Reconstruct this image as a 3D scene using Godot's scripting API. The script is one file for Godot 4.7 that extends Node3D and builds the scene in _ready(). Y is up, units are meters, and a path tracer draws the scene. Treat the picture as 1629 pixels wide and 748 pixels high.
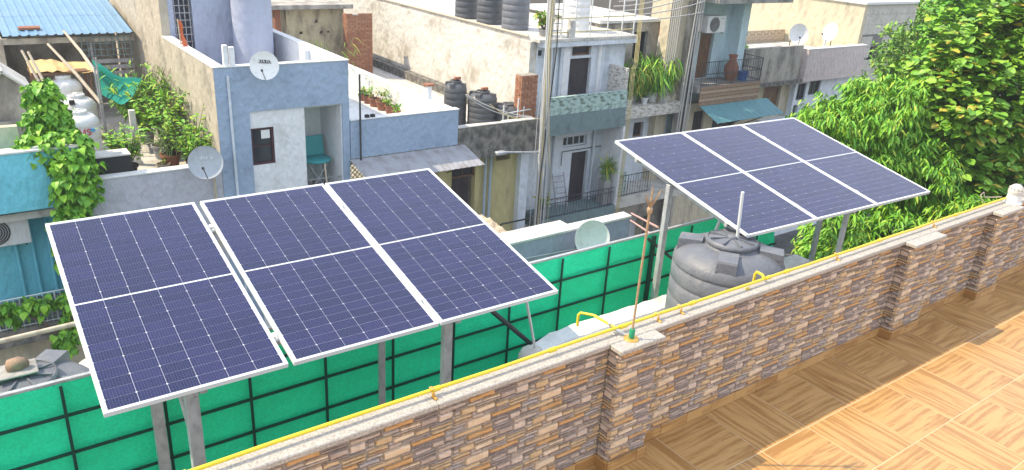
extends Node3D


# ---------------------------------------------------------------- scene helpers
var used := {}
var cam_pos := Vector3(0, 3.8526, 0)
var rng := RandomNumberGenerator.new()
var M := {}


# ---------------------------------------------------------------- all together
func _ready():
	rng.seed = 1
	var cam := Camera3D.new()
	cam.name = "camera"
	add_child(cam)
	cam.position = cam_pos
	cam.rotation = Vector3(-0.392, -0.646, 0.0628)
	cam.fov = 33.77
	cam.near = 0.05
	cam.far = 400.0
	cam.current = true
	var env := Environment.new()
	env.background_mode = Environment.BG_SKY
	var sky := Sky.new()
	var sm := ProceduralSkyMaterial.new()
	sm.sky_top_color = Color(0.73, 0.78, 0.87)
	sm.sky_horizon_color = Color(0.92, 0.915, 0.91)
	sm.sky_curve = 0.25
	sm.ground_horizon_color = Color(0.6, 0.58, 0.54)
	sm.ground_bottom_color = Color(0.3, 0.28, 0.26)
	sm.sun_angle_max = 20.0
	sky.sky_material = sm
	env.sky = sky
	env.background_energy_multiplier = 1.55
	env.tonemap_mode = Environment.TONE_MAPPER_LINEAR
	env.tonemap_exposure = 1.46
	env.fog_enabled = true
	env.fog_density = 0.0012
	env.fog_light_color = Color(0.86, 0.89, 0.93)
	env.sdfgi_enabled = true
	env.ssao_enabled = true
	env.ssil_enabled = true
	var we := WorldEnvironment.new()
	we.name = "environment"
	we.environment = env
	add_child(we)
	var sun := DirectionalLight3D.new()
	sun.name = "sun"
	add_child(sun)
	sun.look_at_from_position(Vector3.ZERO, Vector3(0.80, -1.09, 0.53), Vector3.UP)
	sun.light_color = Color(1.0, 0.93, 0.8)
	sun.light_energy = 1.3
	sun.light_angular_distance = 0.5
	sun.shadow_enabled = true

	make_materials()
	M.brown_pale = paint(70, Color(0.34, 0.22, 0.15), Color(0.2, 0.13, 0.09), 0.4, 0.5, 1.0, 0.85)
	M.tile_dark = paint(71, Color(0.2, 0.195, 0.18), Color(0.16, 0.155, 0.14), 0.4, 1.5, 2.0, 0.8)
	M.blue_pale = paint(72, Color(0.3, 0.42, 0.5), Color(0.24, 0.32, 0.38), 0.3, 1.5, 2.0, 0.8)
	M.sack = paint(75, Color(0.58, 0.56, 0.5), Color(0.4, 0.37, 0.32), 0.4, 0.4, 1.0, 0.9)
	M.pale_cyan = paint(76, Color(0.56, 0.72, 0.78), Color(0.4, 0.5, 0.54), 0.25, 2.2, 2.0)
	M.plank_pale = paint(77, Color(0.46, 0.33, 0.23), Color(0.3, 0.2, 0.13), 0.4, 0.5, 0.3, 0.85)
	M.old_yellow = paint(78, Color(0.5, 0.44, 0.29), Color(0.24, 0.2, 0.14), 0.42, 1.6, 2.0)
	M.pink_pipe = plain(Color(0.5, 0.3, 0.27), 0.6)
	near_materials()
	build_floor()
	build_parapet()
	build_roof_edge()
	build_turquoise_house()
	build_blue_house()
	build_annex()
	build_grey_house()
	build_white_house()
	build_old_house()
	build_lane_things()
	build_arrays()
	build_terrace_things()
	build_plants()

# ---------------------------------------------------------------- mesh builder
class MB:
	var st := SurfaceTool.new()
	var empty := true
	func _init():
		st.begin(Mesh.PRIMITIVE_TRIANGLES)
	func v(p: Vector3, n: Vector3, uv: Vector2):
		st.set_normal(n)
		st.set_uv(uv)
		st.add_vertex(p)
	func tri(a: Vector3, b: Vector3, c: Vector3, out: Vector3):
		empty = false
		var n := (b - a).cross(c - a)
		if n.length_squared() < 1e-16:
			return
		n = n.normalized()
		if n.dot(out) < 0.0:
			n = -n
			v(a, n, Vector2(a.x, a.y)); v(b, n, Vector2(b.x, b.y)); v(c, n, Vector2(c.x, c.y))
		else:
			v(a, n, Vector2(a.x, a.y)); v(c, n, Vector2(c.x, c.y)); v(b, n, Vector2(b.x, b.y))
	func poly(pts: Array, out: Vector3):
		for i in range(1, pts.size() - 1):
			tri(pts[0], pts[i], pts[i + 1], out)
	func quad(a: Vector3, b: Vector3, c: Vector3, d: Vector3, out: Vector3):
		tri(a, b, c, out)
		tri(a, c, d, out)
	func quad_uv(a: Vector3, b: Vector3, c: Vector3, d: Vector3, n: Vector3, r := Rect2(0, 0, 1, 1)):
		empty = false
		var ua := r.position; var ub := Vector2(r.end.x, r.position.y); var uc := r.end; var ud := Vector2(r.position.x, r.end.y)
		if (b - a).cross(c - a).dot(n) < 0.0:
			v(a, n, ua); v(b, n, ub); v(c, n, uc); v(a, n, ua); v(c, n, uc); v(d, n, ud)
		else:
			v(a, n, ua); v(c, n, uc); v(b, n, ub); v(a, n, ua); v(d, n, ud); v(c, n, uc)
	func box(c: Vector3, s: Vector3, bs := Basis.IDENTITY, bev := 0.0):
		var h := s / 2.0
		if bev <= 0.0:
			for ax in 3:
				for sg in [-1.0, 1.0]:
					var o := Vector3.ZERO; o[ax] = sg
					var i := (ax + 1) % 3; var j := (ax + 2) % 3
					var q := []
					for k in [[-1, -1], [1, -1], [1, 1], [-1, 1]]:
						var p := Vector3.ZERO
						p[ax] = sg * h[ax]; p[i] = k[0] * h[i]; p[j] = k[1] * h[j]
						q.append(c + bs * p)
					quad(q[0], q[1], q[2], q[3], bs * o)
			return
		var P := {}
		for sx in [-1, 1]:
			for sy in [-1, 1]:
				for sz in [-1, 1]:
					for ax in 3:
						var p := Vector3(sx * (h.x - bev), sy * (h.y - bev), sz * (h.z - bev))
						p[ax] += [sx, sy, sz][ax] * bev
						P[[sx, sy, sz, ax]] = c + bs * p
		for ax in 3:
			var i := (ax + 1) % 3; var j := (ax + 2) % 3
			for sg in [-1, 1]:
				var q := []
				for k in [[-1, -1], [1, -1], [1, 1], [-1, 1]]:
					var s3 := [0, 0, 0]; s3[ax] = sg; s3[i] = k[0]; s3[j] = k[1]
					q.append(P[[s3[0], s3[1], s3[2], ax]])
				var o := Vector3.ZERO; o[ax] = sg
				quad(q[0], q[1], q[2], q[3], bs * o)
			for a in [-1, 1]:
				for b in [-1, 1]:
					var q := []
					for k in [[-1, i], [1, i], [1, j], [-1, j]]:
						var s3 := [0, 0, 0]; s3[ax] = k[0]; s3[i] = a; s3[j] = b
						q.append(P[[s3[0], s3[1], s3[2], k[1]]])
					var o := Vector3.ZERO; o[i] = a; o[j] = b
					quad(q[0], q[1], q[2], q[3], bs * o)
		for sx in [-1, 1]:
			for sy in [-1, 1]:
				for sz in [-1, 1]:
					tri(P[[sx, sy, sz, 0]], P[[sx, sy, sz, 1]], P[[sx, sy, sz, 2]], bs * Vector3(sx, sy, sz))
	func sq(A: Vector3, B: Vector3, C: Vector3, D: Vector3, nA: Vector3, nB: Vector3, nC: Vector3, nD: Vector3):
		# smooth quad, A B C D around
		empty = false
		var m := nA + nB + nC + nD
		if (B - A).cross(C - A).dot(m) + (C - A).cross(D - A).dot(m) < 0.0:
			v(A, nA, Vector2.ZERO); v(B, nB, Vector2.ZERO); v(C, nC, Vector2.ZERO); v(A, nA, Vector2.ZERO); v(C, nC, Vector2.ZERO); v(D, nD, Vector2.ZERO)
		else:
			v(A, nA, Vector2.ZERO); v(C, nC, Vector2.ZERO); v(B, nB, Vector2.ZERO); v(A, nA, Vector2.ZERO); v(D, nD, Vector2.ZERO); v(C, nC, Vector2.ZERO)
	func tube(pts: Array, r, n := 8, caps := true):
		var rs: Array = []
		for i in pts.size():
			rs.append(r[i] if r is Array else r)
		var ring0 := []; var nor0 := []
		var up := Vector3.UP
		for i in pts.size():
			var d: Vector3
			if i == 0: d = pts[1] - pts[0]
			elif i == pts.size() - 1: d = pts[i] - pts[i - 1]
			else: d = (pts[i + 1] - pts[i]).normalized() + (pts[i] - pts[i - 1]).normalized()
			d = d.normalized()
			if i == 0:
				up = Vector3.UP if absf(d.y) < 0.9 else Vector3.RIGHT
			var s := d.cross(up).normalized()
			up = s.cross(d).normalized()
			var ring := []; var nor := []
			for k in n:
				var a := TAU * k / n
				var nn := s * cos(a) + up * sin(a)
				nor.append(nn); ring.append(pts[i] + nn * rs[i])
			if i > 0:
				for k in n:
					var k2 := (k + 1) % n
					sq(ring0[k], ring0[k2], ring[k2], ring[k], nor0[k], nor0[k2], nor[k2], nor[k])
			if caps and (i == 0 or i == pts.size() - 1) and rs[i] > 0.0005:
				poly(ring, -d if i == 0 else d)
			ring0 = ring; nor0 = nor
	func lathe(prof: Array, c: Vector3, n := 32, bs := Basis.IDENTITY):
		# prof: Vector2(radius, height); consecutive equal points make a crease
		for i in prof.size() - 1:
			var a: Vector2 = prof[i]; var b: Vector2 = prof[i + 1]
			if a.is_equal_approx(b): continue
			var na := _pn(prof, i, true); var nb := _pn(prof, i + 1, false)
			for k in n:
				var t0 := TAU * k / n; var t1 := TAU * (k + 1) / n
				var e0 := Vector3(cos(t0), 0, sin(t0)); var e1 := Vector3(cos(t1), 0, sin(t1))
				sq(c + bs * (e0 * a.x + Vector3.UP * a.y), c + bs * (e1 * a.x + Vector3.UP * a.y), c + bs * (e1 * b.x + Vector3.UP * b.y), c + bs * (e0 * b.x + Vector3.UP * b.y),
					bs * (e0 * na.x + Vector3.UP * na.y), bs * (e1 * na.x + Vector3.UP * na.y), bs * (e1 * nb.x + Vector3.UP * nb.y), bs * (e0 * nb.x + Vector3.UP * nb.y))
	func _pn(prof: Array, i: int, fwd: bool) -> Vector2:
		var d := Vector2.ZERO
		var j := i + 1 if fwd else i - 1
		var this: Vector2 = (prof[j] - prof[i]) if fwd else (prof[i] - prof[j])
		d = this.normalized()
		var k := i - 1 if fwd else i + 1
		if k >= 0 and k < prof.size():
			var other: Vector2 = (prof[i] - prof[k]) if fwd else (prof[k] - prof[i])
			if other.length() > 1e-6 and other.normalized().dot(d) > 0.5:
				d = (d + other.normalized()).normalized()
		return Vector2(d.y, -d.x)
	func mesh() -> ArrayMesh:
		return st.commit()


func lin(r: float, g: float, b: float) -> Color:
	return Color(r, g, b).linear_to_srgb()

func numbered(n: String) -> String:
	if not used.has(n):
		used[n] = 0
		return n
	used[n] += 1
	return "%s_%03d" % [n, used[n]]

func tag(o: Node3D, label: String, category: String, group := "") -> Node3D:
	o.set_meta("label", label)
	o.set_meta("category", category)
	if group != "": o.set_meta("group", group)
	return o

func thing(called: String, label: String, category: String, at: Vector3, group := "") -> Node3D:
	var o := Node3D.new()
	o.name = numbered(called)
	add_child(o)
	o.position = at
	tag(o, label, category, group)
	return o

func part(parent: Node, called: String, mesh: Mesh, m: Material, at := Vector3.ZERO, world := true) -> MeshInstance3D:
	# mesh vertices are relative to AT; AT is a world point unless world is false
	var o := MeshInstance3D.new()
	o.mesh = mesh
	if m: o.material_override = m
	if parent == self:
		o.name = numbered(called)
		add_child(o)
	else:
		o.name = called
		parent.add_child(o, true)
	if world: o.global_position = at
	else: o.position = at
	return o

func structure(called: String, mesh: Mesh, m: Material, at := Vector3.ZERO) -> MeshInstance3D:
	var o := part(self, called, mesh, m, at)
	o.set_meta("kind", "structure")
	return o

var box_cache := {}
func boxm(s: Vector3, bev := 0.0) -> Mesh:
	var k := [s.snappedf(0.0005), bev]
	if not box_cache.has(k):
		var b := MB.new()
		b.box(Vector3.ZERO, s, Basis.IDENTITY, bev)
		box_cache[k] = b.mesh()
	return box_cache[k]

func bx(parent: Node, called: String, lo: Vector3, hi: Vector3, m: Material, bev := 0.0) -> MeshInstance3D:
	return part(parent, called, boxm(hi - lo, bev), m, (lo + hi) / 2.0)

func tubep(parent: Node, called: String, pts: Array, r, m: Material, n := 8) -> MeshInstance3D:
	var b := MB.new()
	var q := []
	for p in pts: q.append(p - pts[0])
	b.tube(q, r, n)
	return part(parent, called, b.mesh(), m, pts[0])

func sagging(a: Vector3, b: Vector3, sag: float, n := 8) -> Array:
	var out := []
	for i in n + 1:
		var t := float(i) / n
		out.append(a.lerp(b, t) - Vector3(0, sag * 4.0 * t * (1 - t), 0))
	return out

# wall with openings. face "z": front plane looks to +Z; face "x": front plane looks to -X
func wall(parent: Node, called: String, face: String, u0: float, u1: float, v0: float, v1: float, plane: float, t: float, holes: Array, m: Material) -> MeshInstance3D:
	var us := [u0, u1]; var vs := [v0, v1]
	for h in holes:
		for e in [h[0], h[2]]: us.append(clampf(e, u0, u1))
		for e in [h[1], h[3]]: vs.append(clampf(e, v0, v1))
	us.sort(); vs.sort()
	var b := MB.new()
	var org := Vector3((u0 + u1) / 2, v0, 0)
	var inside := func(u: float, w: float) -> bool:
		for h in holes:
			if u > h[0] and u < h[2] and w > h[1] and w < h[3]: return true
		return false
	for i in us.size() - 1:
		for j in vs.size() - 1:
			if us[i + 1] - us[i] < 1e-5 or vs[j + 1] - vs[j] < 1e-5: continue
			if inside.call((us[i] + us[i + 1]) / 2, (vs[j] + vs[j + 1]) / 2): continue
			var lo := Vector3(us[i], vs[j], 0) - org; var hi := Vector3(us[i + 1], vs[j + 1], 0) - org
			b.quad(Vector3(lo.x, lo.y, 0), Vector3(hi.x, lo.y, 0), Vector3(hi.x, hi.y, 0), Vector3(lo.x, hi.y, 0), Vector3(0, 0, 1))
			b.quad(Vector3(lo.x, lo.y, -t), Vector3(hi.x, lo.y, -t), Vector3(hi.x, hi.y, -t), Vector3(lo.x, hi.y, -t), Vector3(0, 0, -1))
	var edges := [[u0, v0, u1, v1, 1.0]]
	for h in holes: edges.append([maxf(h[0], u0), maxf(h[1], v0), minf(h[2], u1), minf(h[3], v1), -1.0])
	for e in edges:
		var lo := Vector3(e[0], e[1], 0) - org; var hi := Vector3(e[2], e[3], 0) - org; var s: float = e[4]
		var d := Vector3(0, 0, -t)
		var p := [Vector3(lo.x, lo.y, 0), Vector3(hi.x, lo.y, 0), Vector3(hi.x, hi.y, 0), Vector3(lo.x, hi.y, 0)]
		var o := [Vector3(0, -s, 0), Vector3(s, 0, 0), Vector3(0, s, 0), Vector3(-s, 0, 0)]
		for k in 4:
			b.quad(p[k], p[(k + 1) % 4], p[(k + 1) % 4] + d, p[k] + d, o[k])
	var mi := part(parent, called, b.mesh(), m)
	if face == "z":
		mi.global_position = Vector3(org.x, org.y, plane)
	else:
		mi.rotation.y = -PI / 2
		mi.global_position = Vector3(plane, org.y, org.x)
	return mi

# ---------------------------------------------------------------- textures
func noise(sd: int, freq: float, oct := 4, kind := FastNoiseLite.TYPE_SIMPLEX_SMOOTH) -> FastNoiseLite:
	var n := FastNoiseLite.new()
	n.seed = sd; n.frequency = freq; n.noise_type = kind
	n.fractal_octaves = oct
	return n

func gray(sd: int, freq: float, oct := 4, size := 256) -> PackedByteArray:
	var im := noise(sd, freq, oct).get_seamless_image(size, size, false, false, 0.15, true)
	im.convert(Image.FORMAT_L8)
	return im.get_data()

# paint with stains: base tone varied a little, stain where the coarse noise is high
func stain_tex(sd: int, base: Color, stain: Color, amount: float, soft := 0.25, grain := 0.12, size := 256, cf := 0.012) -> ImageTexture:
	var a := gray(sd, cf, 5, size); var f := gray(sd + 50, 0.09, 3, size)
	var out := PackedByteArray(); out.resize(size * size * 3)
	var lo := 1.0 - amount
	for i in size * size:
		var s := smoothstep(lo - soft, lo + soft, a[i] / 255.0 * 0.75 + f[i] / 255.0 * 0.25)
		var g := 1.0 + grain * (f[i] / 127.5 - 1.0)
		var c := base.lerp(stain, s)
		out[i * 3] = clampi(int(pow(clampf(c.r * g, 0, 1), 0.4545) * 255.0), 0, 255)
		out[i * 3 + 1] = clampi(int(pow(clampf(c.g * g, 0, 1), 0.4545) * 255.0), 0, 255)
		out[i * 3 + 2] = clampi(int(pow(clampf(c.b * g, 0, 1), 0.4545) * 255.0), 0, 255)
	return ImageTexture.create_from_image(Image.create_from_data(size, size, false, Image.FORMAT_RGB8, out))

var bump_cache := {}
func bump_tex(sd: int, freq: float, strength := 4.0, size := 256) -> ImageTexture:
	var k := [sd, freq, strength]
	if not bump_cache.has(k):
		var im := noise(sd, freq, 4).get_seamless_image(size, size, false, false, 0.15, true)
		im.convert(Image.FORMAT_RGBA8)
		im.bump_map_to_normal_map(strength)
		bump_cache[k] = ImageTexture.create_from_image(im)
	return bump_cache[k]

func plain(c: Color, rough := 0.7, metal := 0.0) -> StandardMaterial3D:
	var m := StandardMaterial3D.new()
	m.albedo_color = c.linear_to_srgb()
	m.roughness = rough
	m.metallic = metal
	return m

func surf(tex: Texture2D, scale: Vector3, rough := 0.85, bump: Texture2D = null, world := true) -> StandardMaterial3D:
	var m := StandardMaterial3D.new()
	m.albedo_texture = tex
	m.uv1_triplanar = true
	m.uv1_world_triplanar = world
	m.uv1_scale = scale
	m.roughness = rough
	if bump:
		m.normal_enabled = true
		m.normal_texture = bump
		m.normal_scale = 0.6
	return m

# linear base colours in, weathered paint out; streak > 1 draws stains out downwards
func paint(sd: int, base: Color, stain: Color, amount := 0.3, metres := 2.5, streak := 2.5, rough := 0.85, soft := 0.25, grain := 0.1) -> StandardMaterial3D:
	return surf(stain_tex(sd, base, stain, amount, soft, grain), Vector3(1.0 / metres, 1.0 / (metres * streak), 1.0 / metres), rough, bump_tex(5, 0.05, 3.0))

func make_materials():
	M.conc = paint(11, Color(0.34, 0.33, 0.31), Color(0.16, 0.15, 0.14), 0.4, 2.0, 1.0)
	M.conc_light = paint(12, Color(0.58, 0.56, 0.52), Color(0.36, 0.34, 0.3), 0.3, 2.0, 1.0)
	M.white_roof = paint(13, Color(0.72, 0.72, 0.7), Color(0.45, 0.44, 0.42), 0.22, 1.7, 1.0)
	M.blue = paint(14, Color(0.33, 0.42, 0.555), Color(0.26, 0.335, 0.45), 0.25, 2.5, 1.5, 0.8, 0.2, 0.04)
	M.blue_light = paint(15, Color(0.66, 0.71, 0.77), Color(0.4, 0.44, 0.49), 0.25, 2.5, 2.0)
	M.blue_grey = paint(16, Color(0.36, 0.4, 0.52), Color(0.28, 0.3, 0.38), 0.25, 2.5, 2.0, 0.8, 0.2, 0.05)
	M.white_paint = paint(17, Color(0.76, 0.77, 0.79), Color(0.58, 0.58, 0.58), 0.2, 2.5, 2.0, 0.8, 0.2, 0.05)
	M.white_wall = paint(18, Color(0.62, 0.6, 0.555), Color(0.38, 0.34, 0.275), 0.32, 4.5, 1.2, 0.9, 0.2, 0.05)
	M.cement = paint(19, Color(0.46, 0.41, 0.33), Color(0.29, 0.26, 0.21), 0.35, 2.0, 2.0)
	M.turq = paint(20, Color(0.18, 0.6, 0.72), Color(0.15, 0.5, 0.6), 0.25, 2.2, 2.0, 0.75, 0.25, 0.05)
	M.lilac = paint(21, Color(0.5, 0.5, 0.56), Color(0.4, 0.4, 0.44), 0.25, 2.2, 2.0, 0.85, 0.25, 0.06)
	M.yellow = paint(22, Color(0.6, 0.53, 0.26), Color(0.4, 0.35, 0.2), 0.3, 2.0, 3.0)
	M.cream = paint(23, Color(0.6, 0.54, 0.4), Color(0.4, 0.36, 0.28), 0.3, 2.4, 3.0)
	M.mould = paint(24, Color(0.27, 0.25, 0.22), Color(0.09, 0.088, 0.08), 0.5, 0.9, 1.4, 0.95, 0.3, 0.25)
	M.mint = paint(25, Color(0.42, 0.56, 0.52), Color(0.1, 0.15, 0.11), 0.38, 0.8, 0.8, 0.9, 0.22, 0.25)
	M.teal_grey = paint(26, Color(0.17, 0.24, 0.25), Color(0.13, 0.17, 0.18), 0.3, 2.0, 2.0, 0.8, 0.2, 0.06)
	M.old_grey = paint(27, Color(0.45, 0.42, 0.37), Color(0.22, 0.2, 0.18), 0.45, 2.2, 1.8)
	M.pink = paint(28, Color(0.6, 0.52, 0.5), Color(0.48, 0.41, 0.4), 0.25, 2.4, 2.0, 0.85, 0.25, 0.05)
	M.flake = paint(29, Color(0.66, 0.63, 0.58), Color(0.3, 0.26, 0.22), 0.36, 0.7, 0.5, 0.9, 0.12, 0.2)
	M.brick = paint(30, Color(0.36, 0.15, 0.08), Color(0.26, 0.13, 0.08), 0.4, 0.4, 1.0, 0.95, 0.3, 0.25)
	M.brick2 = paint(31, Color(0.42, 0.21, 0.12), Color(0.3, 0.14, 0.08), 0.4, 0.4, 1.0, 0.95, 0.3, 0.25)
	M.mortar = paint(32, Color(0.35, 0.31, 0.26), Color(0.22, 0.19, 0.16), 0.4, 0.5, 1.0)
	M.black_plastic = paint(33, Color(0.075, 0.08, 0.09), Color(0.12, 0.12, 0.12), 0.3, 0.8, 1.6, 0.42, 0.3, 0.06)
	M.grey_plastic = paint(34, Color(0.13, 0.14, 0.165), Color(0.19, 0.195, 0.21), 0.35, 0.7, 1.5, 0.5, 0.3, 0.06)
	M.white_plastic = paint(35, Color(0.72, 0.73, 0.74), Color(0.55, 0.54, 0.5), 0.2, 0.9, 2.0, 0.4, 0.3, 0.04)
	M.galv = paint(36, Color(0.52, 0.54, 0.55), Color(0.36, 0.37, 0.38), 0.4, 0.35, 1.5, 0.5, 0.3, 0.08)
	M.galv.metallic = 0.35
	M.alu = plain(Color(0.8, 0.81, 0.82), 0.4, 0.25)
	M.steel_dark = plain(Color(0.06, 0.065, 0.07), 0.55, 0.4)
	M.dark = plain(Color(0.02, 0.02, 0.022), 0.8)
	M.maroon = plain(Color(0.07, 0.022, 0.03), 0.5)
	M.door_dark = paint(37, Color(0.04, 0.03, 0.038), Color(0.025, 0.02, 0.024), 0.4, 0.6, 3.0, 0.6)
	M.brown_wood = paint(38, Color(0.2, 0.1, 0.05), Color(0.12, 0.06, 0.03), 0.4, 0.4, 4.0, 0.6)
	M.tin = paint(39, Color(0.36, 0.36, 0.38), Color(0.22, 0.19, 0.18), 0.35, 1.2, 1.0, 0.55)
	M.blue_tin = paint(40, Color(0.15, 0.29, 0.44), Color(0.2, 0.33, 0.46), 0.35, 1.5, 1.0, 0.5, 0.3, 0.05)
	M.teal_tin = paint(41, Color(0.1, 0.27, 0.3), Color(0.07, 0.19, 0.21), 0.3, 1.0, 1.0, 0.6)
	M.bamboo = paint(42, Color(0.55, 0.47, 0.36), Color(0.35, 0.29, 0.22), 0.35, 0.3, 3.0, 0.7)
	M.terracotta = paint(43, Color(0.33, 0.13, 0.07), Color(0.24, 0.11, 0.07), 0.4, 0.3, 1.0)
	M.pot_grey = plain(Color(0.3, 0.3, 0.3), 0.8)
	M.soil = plain(Color(0.06, 0.045, 0.03), 0.95)
	M.yellow_pipe = paint(73, Color(0.74, 0.58, 0.02), Color(0.55, 0.42, 0.05), 0.3, 0.3, 1.0, 0.4)
	M.brass = plain(Color(0.62, 0.36, 0.08), 0.4, 0.4)
	M.copper = paint(74, Color(0.42, 0.28, 0.16), Color(0.3, 0.21, 0.13), 0.4, 0.15, 1.0, 0.5)
	M.green_cap = plain(Color(0.01, 0.26, 0.13), 0.4)
	M.pvc = plain(Color(0.66, 0.68, 0.68), 0.45)
	M.pvc_blue = plain(Color(0.4, 0.48, 0.55), 0.5)
	M.cable_black = plain(Color(0.03, 0.03, 0.03), 0.6)
	M.cable_white = plain(Color(0.5, 0.49, 0.47), 0.6)
	M.cable_yellow = plain(Color(0.5, 0.43, 0.2), 0.6)
	M.bark = paint(44, Color(0.14, 0.1, 0.07), Color(0.08, 0.06, 0.045), 0.4, 0.3, 3.0, 0.95)
	M.rubble = paint(45, Color(0.52, 0.42, 0.3), Color(0.3, 0.24, 0.18), 0.45, 0.5, 1.0, 0.95, 0.1, 0.25)
	M.asphalt = paint(46, Color(0.1, 0.1, 0.1), Color(0.06, 0.06, 0.06), 0.4, 4.0, 1.0)
	M.tarp = paint(47, Color(0.62, 0.45, 0.2), Color(0.5, 0.36, 0.17), 0.3, 0.8, 1.0, 0.8)
	M.green_cloth = plain(Color(0.0, 0.25, 0.19), 0.8)
	M.green_cloth.backlight = Color(0.5, 0.8, 0.7)
	M.green_cloth.cull_mode = BaseMaterial3D.CULL_DISABLED
	M.glass = plain(Color(0.03, 0.035, 0.04), 0.08)
	M.orange = plain(Color(0.5, 0.12, 0.04), 0.8)
	M.chair = plain(Color(0.04, 0.3, 0.32), 0.5)
	M.blue_plastic = plain(Color(0.05, 0.16, 0.5), 0.4)
	M.tile_grey = paint(48, Color(0.55, 0.53, 0.47), Color(0.44, 0.42, 0.37), 0.35, 1.5, 2.0, 0.7)
	M.dish_white = paint(49, Color(0.8, 0.8, 0.79), Color(0.55, 0.54, 0.52), 0.25, 0.5, 1.0, 0.5)
	M.dish_grey = paint(50, Color(0.42, 0.45, 0.48), Color(0.34, 0.36, 0.38), 0.3, 0.5, 1.0, 0.45)
	M.ink = plain(Color(0.03, 0.03, 0.05), 0.6)
	M.ink_white = plain(Color(0.8, 0.8, 0.8), 0.6)
	M.ink_red = plain(Color(0.55, 0.03, 0.04), 0.6)
	M.ink_blue = plain(Color(0.1, 0.35, 0.65), 0.6)
	M.roof_tile = plain(Color(0.45, 0.15, 0.08), 0.9)
	# the shade net: woven, lets light through
	var nt := stain_tex(60, Color(0.01, 0.84, 0.42), Color(0.01, 0.9, 0.46), 0.5, 0.35, 0.1, 256, 0.02)
	M.net = surf(nt, Vector3(1.2, 1.2, 1.2), 0.75)
	M.net.cull_mode = BaseMaterial3D.CULL_DISABLED
	M.net.backlight = Color(1.7, 1.7, 1.7)
	M.net.normal_enabled = true
	M.net.normal_texture = bump_tex(90, 0.012, 10.0)
	M.net.normal_scale = 0.3
	M.net_bar = plain(Color(0.0, 0.055, 0.035), 0.7)
	# speckled granite
	var gi := Image.create(256, 256, false, Image.FORMAT_RGB8)
	rng.seed = 7
	for y in 256:
		for x in 256:
			var k := rng.randf()
			var g := 0.34 + 0.08 * rng.randf()
			if k < 0.2: g = 0.23 + 0.06 * rng.randf()
			elif k > 0.85: g = 0.44 + 0.08 * rng.randf()
			gi.set_pixel(x, y, lin(g * 1.06, g * 0.98, g * 0.87))
	M.granite = surf(ImageTexture.create_from_image(gi), Vector3(0.55, 0.55, 0.55), 0.5)

# ---------------------------------------------------------------- the terrace
const WZ := -3.413      # stone face of the parapet
const WX0 := -1.6
const WX1 := 13.2
const PILLARS := [[3.50, 3.90], [7.45, 8.00], [9.30, 9.80], [11.3, 11.8]]

func wood_tex(sd: int) -> ImageTexture:
	var n1 := noise(sd, 1.0, 3); var n2 := noise(sd + 9, 1.0, 2); var n3 := noise(sd + 17, 1.0, 2)
	var im := Image.create(256, 256, false, Image.FORMAT_RGB8)
	var r := RandomNumberGenerator.new(); r.seed = sd
	var cuts := [0.0, 0.2 + 0.08 * r.randf(), 0.5 + 0.1 * r.randf(), 0.8 + 0.08 * r.randf(), 1.01]
	var tone := []
	for i in 4: tone.append(r.randf_range(-0.12, 0.12))
	var a := Color(0.5, 0.295, 0.11); var b := Color(0.34, 0.175, 0.057); var d := Color(0.19, 0.08, 0.027)
	for y in 256:
		for x in 256:
			var u := x / 256.0; var v := y / 256.0
			var k := 0
			while v > cuts[k + 1]: k += 1
			var w := n2.get_noise_2d(u * 0.9 + k * 7.0, v * 0.8) * 0.03
			var g := n1.get_noise_2d(u * 0.6 + k * 13.0, (v + w) * 10.0)
			var f := n3.get_noise_2d(u * 7.0 + k * 5.0, (v + w) * 70.0)
			var t := clampf(0.4 + g * 0.7 + f * 0.16 + tone[k], 0.0, 1.0)
			var c := a.lerp(b, smoothstep(0.15, 0.7, t))
			var vein := smoothstep(0.78, 0.92, 0.5 + 0.6 * n2.get_noise_2d(u * 1.2 + 31.0 + k * 3.0, (v + w) * 12.0))
			c = c.lerp(d, vein * 0.6)
			im.set_pixel(x, y, c.linear_to_srgb())
	return ImageTexture.create_from_image(im)

func build_floor():
	bx(self, "terrace_slab", Vector3(-7.0, -0.3, -3.55), Vector3(16.0, -0.012, 6.0), M.mortar).set_meta("kind", "structure")
	var grout := MB.new()
	grout.box(Vector3.ZERO, Vector3(23.0, 0.008, 9.4))
	var g := structure("terrace_floor", grout.mesh(), plain(Color(0.56, 0.42, 0.26), 0.9), Vector3(4.5, -0.0075, 1.3))
	var s := 0.612
	var mats := []
	for i in 5:
		var m := StandardMaterial3D.new()
		m.albedo_texture = wood_tex(300 + i * 31)
		m.roughness = 0.3
		m.metallic_specular = 0.5
		mats.append(m)
	var b := MB.new()
	var h := (s - 0.006) / 2.0
	var e := 0.003
	b.quad_uv(Vector3(-h + e, 0, -h + e), Vector3(h - e, 0, -h + e), Vector3(h - e, 0, h - e), Vector3(-h + e, 0, h - e), Vector3.UP)
	for k in 4:
		var bs := Basis(Vector3.UP, k * PI / 2)
		b.quad_uv(bs * Vector3(-h + e, 0, h - e), bs * Vector3(h - e, 0, h - e), bs * Vector3(h, -0.006, h), bs * Vector3(-h, -0.006, h), (bs * Vector3(0, 0.9, 0.5)).normalized(), Rect2(0, 0.96, 1, 0.03))
	var tm := b.mesh()
	rng.seed = 41
	for i in range(-11, 14):
		for j in range(-1, 9):
			var p := Vector3(5.986 + (i + 0.5) * s, 0.0, -2.2075 + (j - 0.5) * s)
			if p.x < 0.5 or p.z > 1.8: continue
			var t := part(g, "floor_tile", tm, mats[rng.randi() % 5], p)
			t.rotation.y = (0.0 if (i + j) % 2 == 0 else PI / 2) + (PI if rng.randf() < 0.5 else 0.0)
			t.position.y += rng.randf_range(-0.0006, 0.0006)

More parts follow.
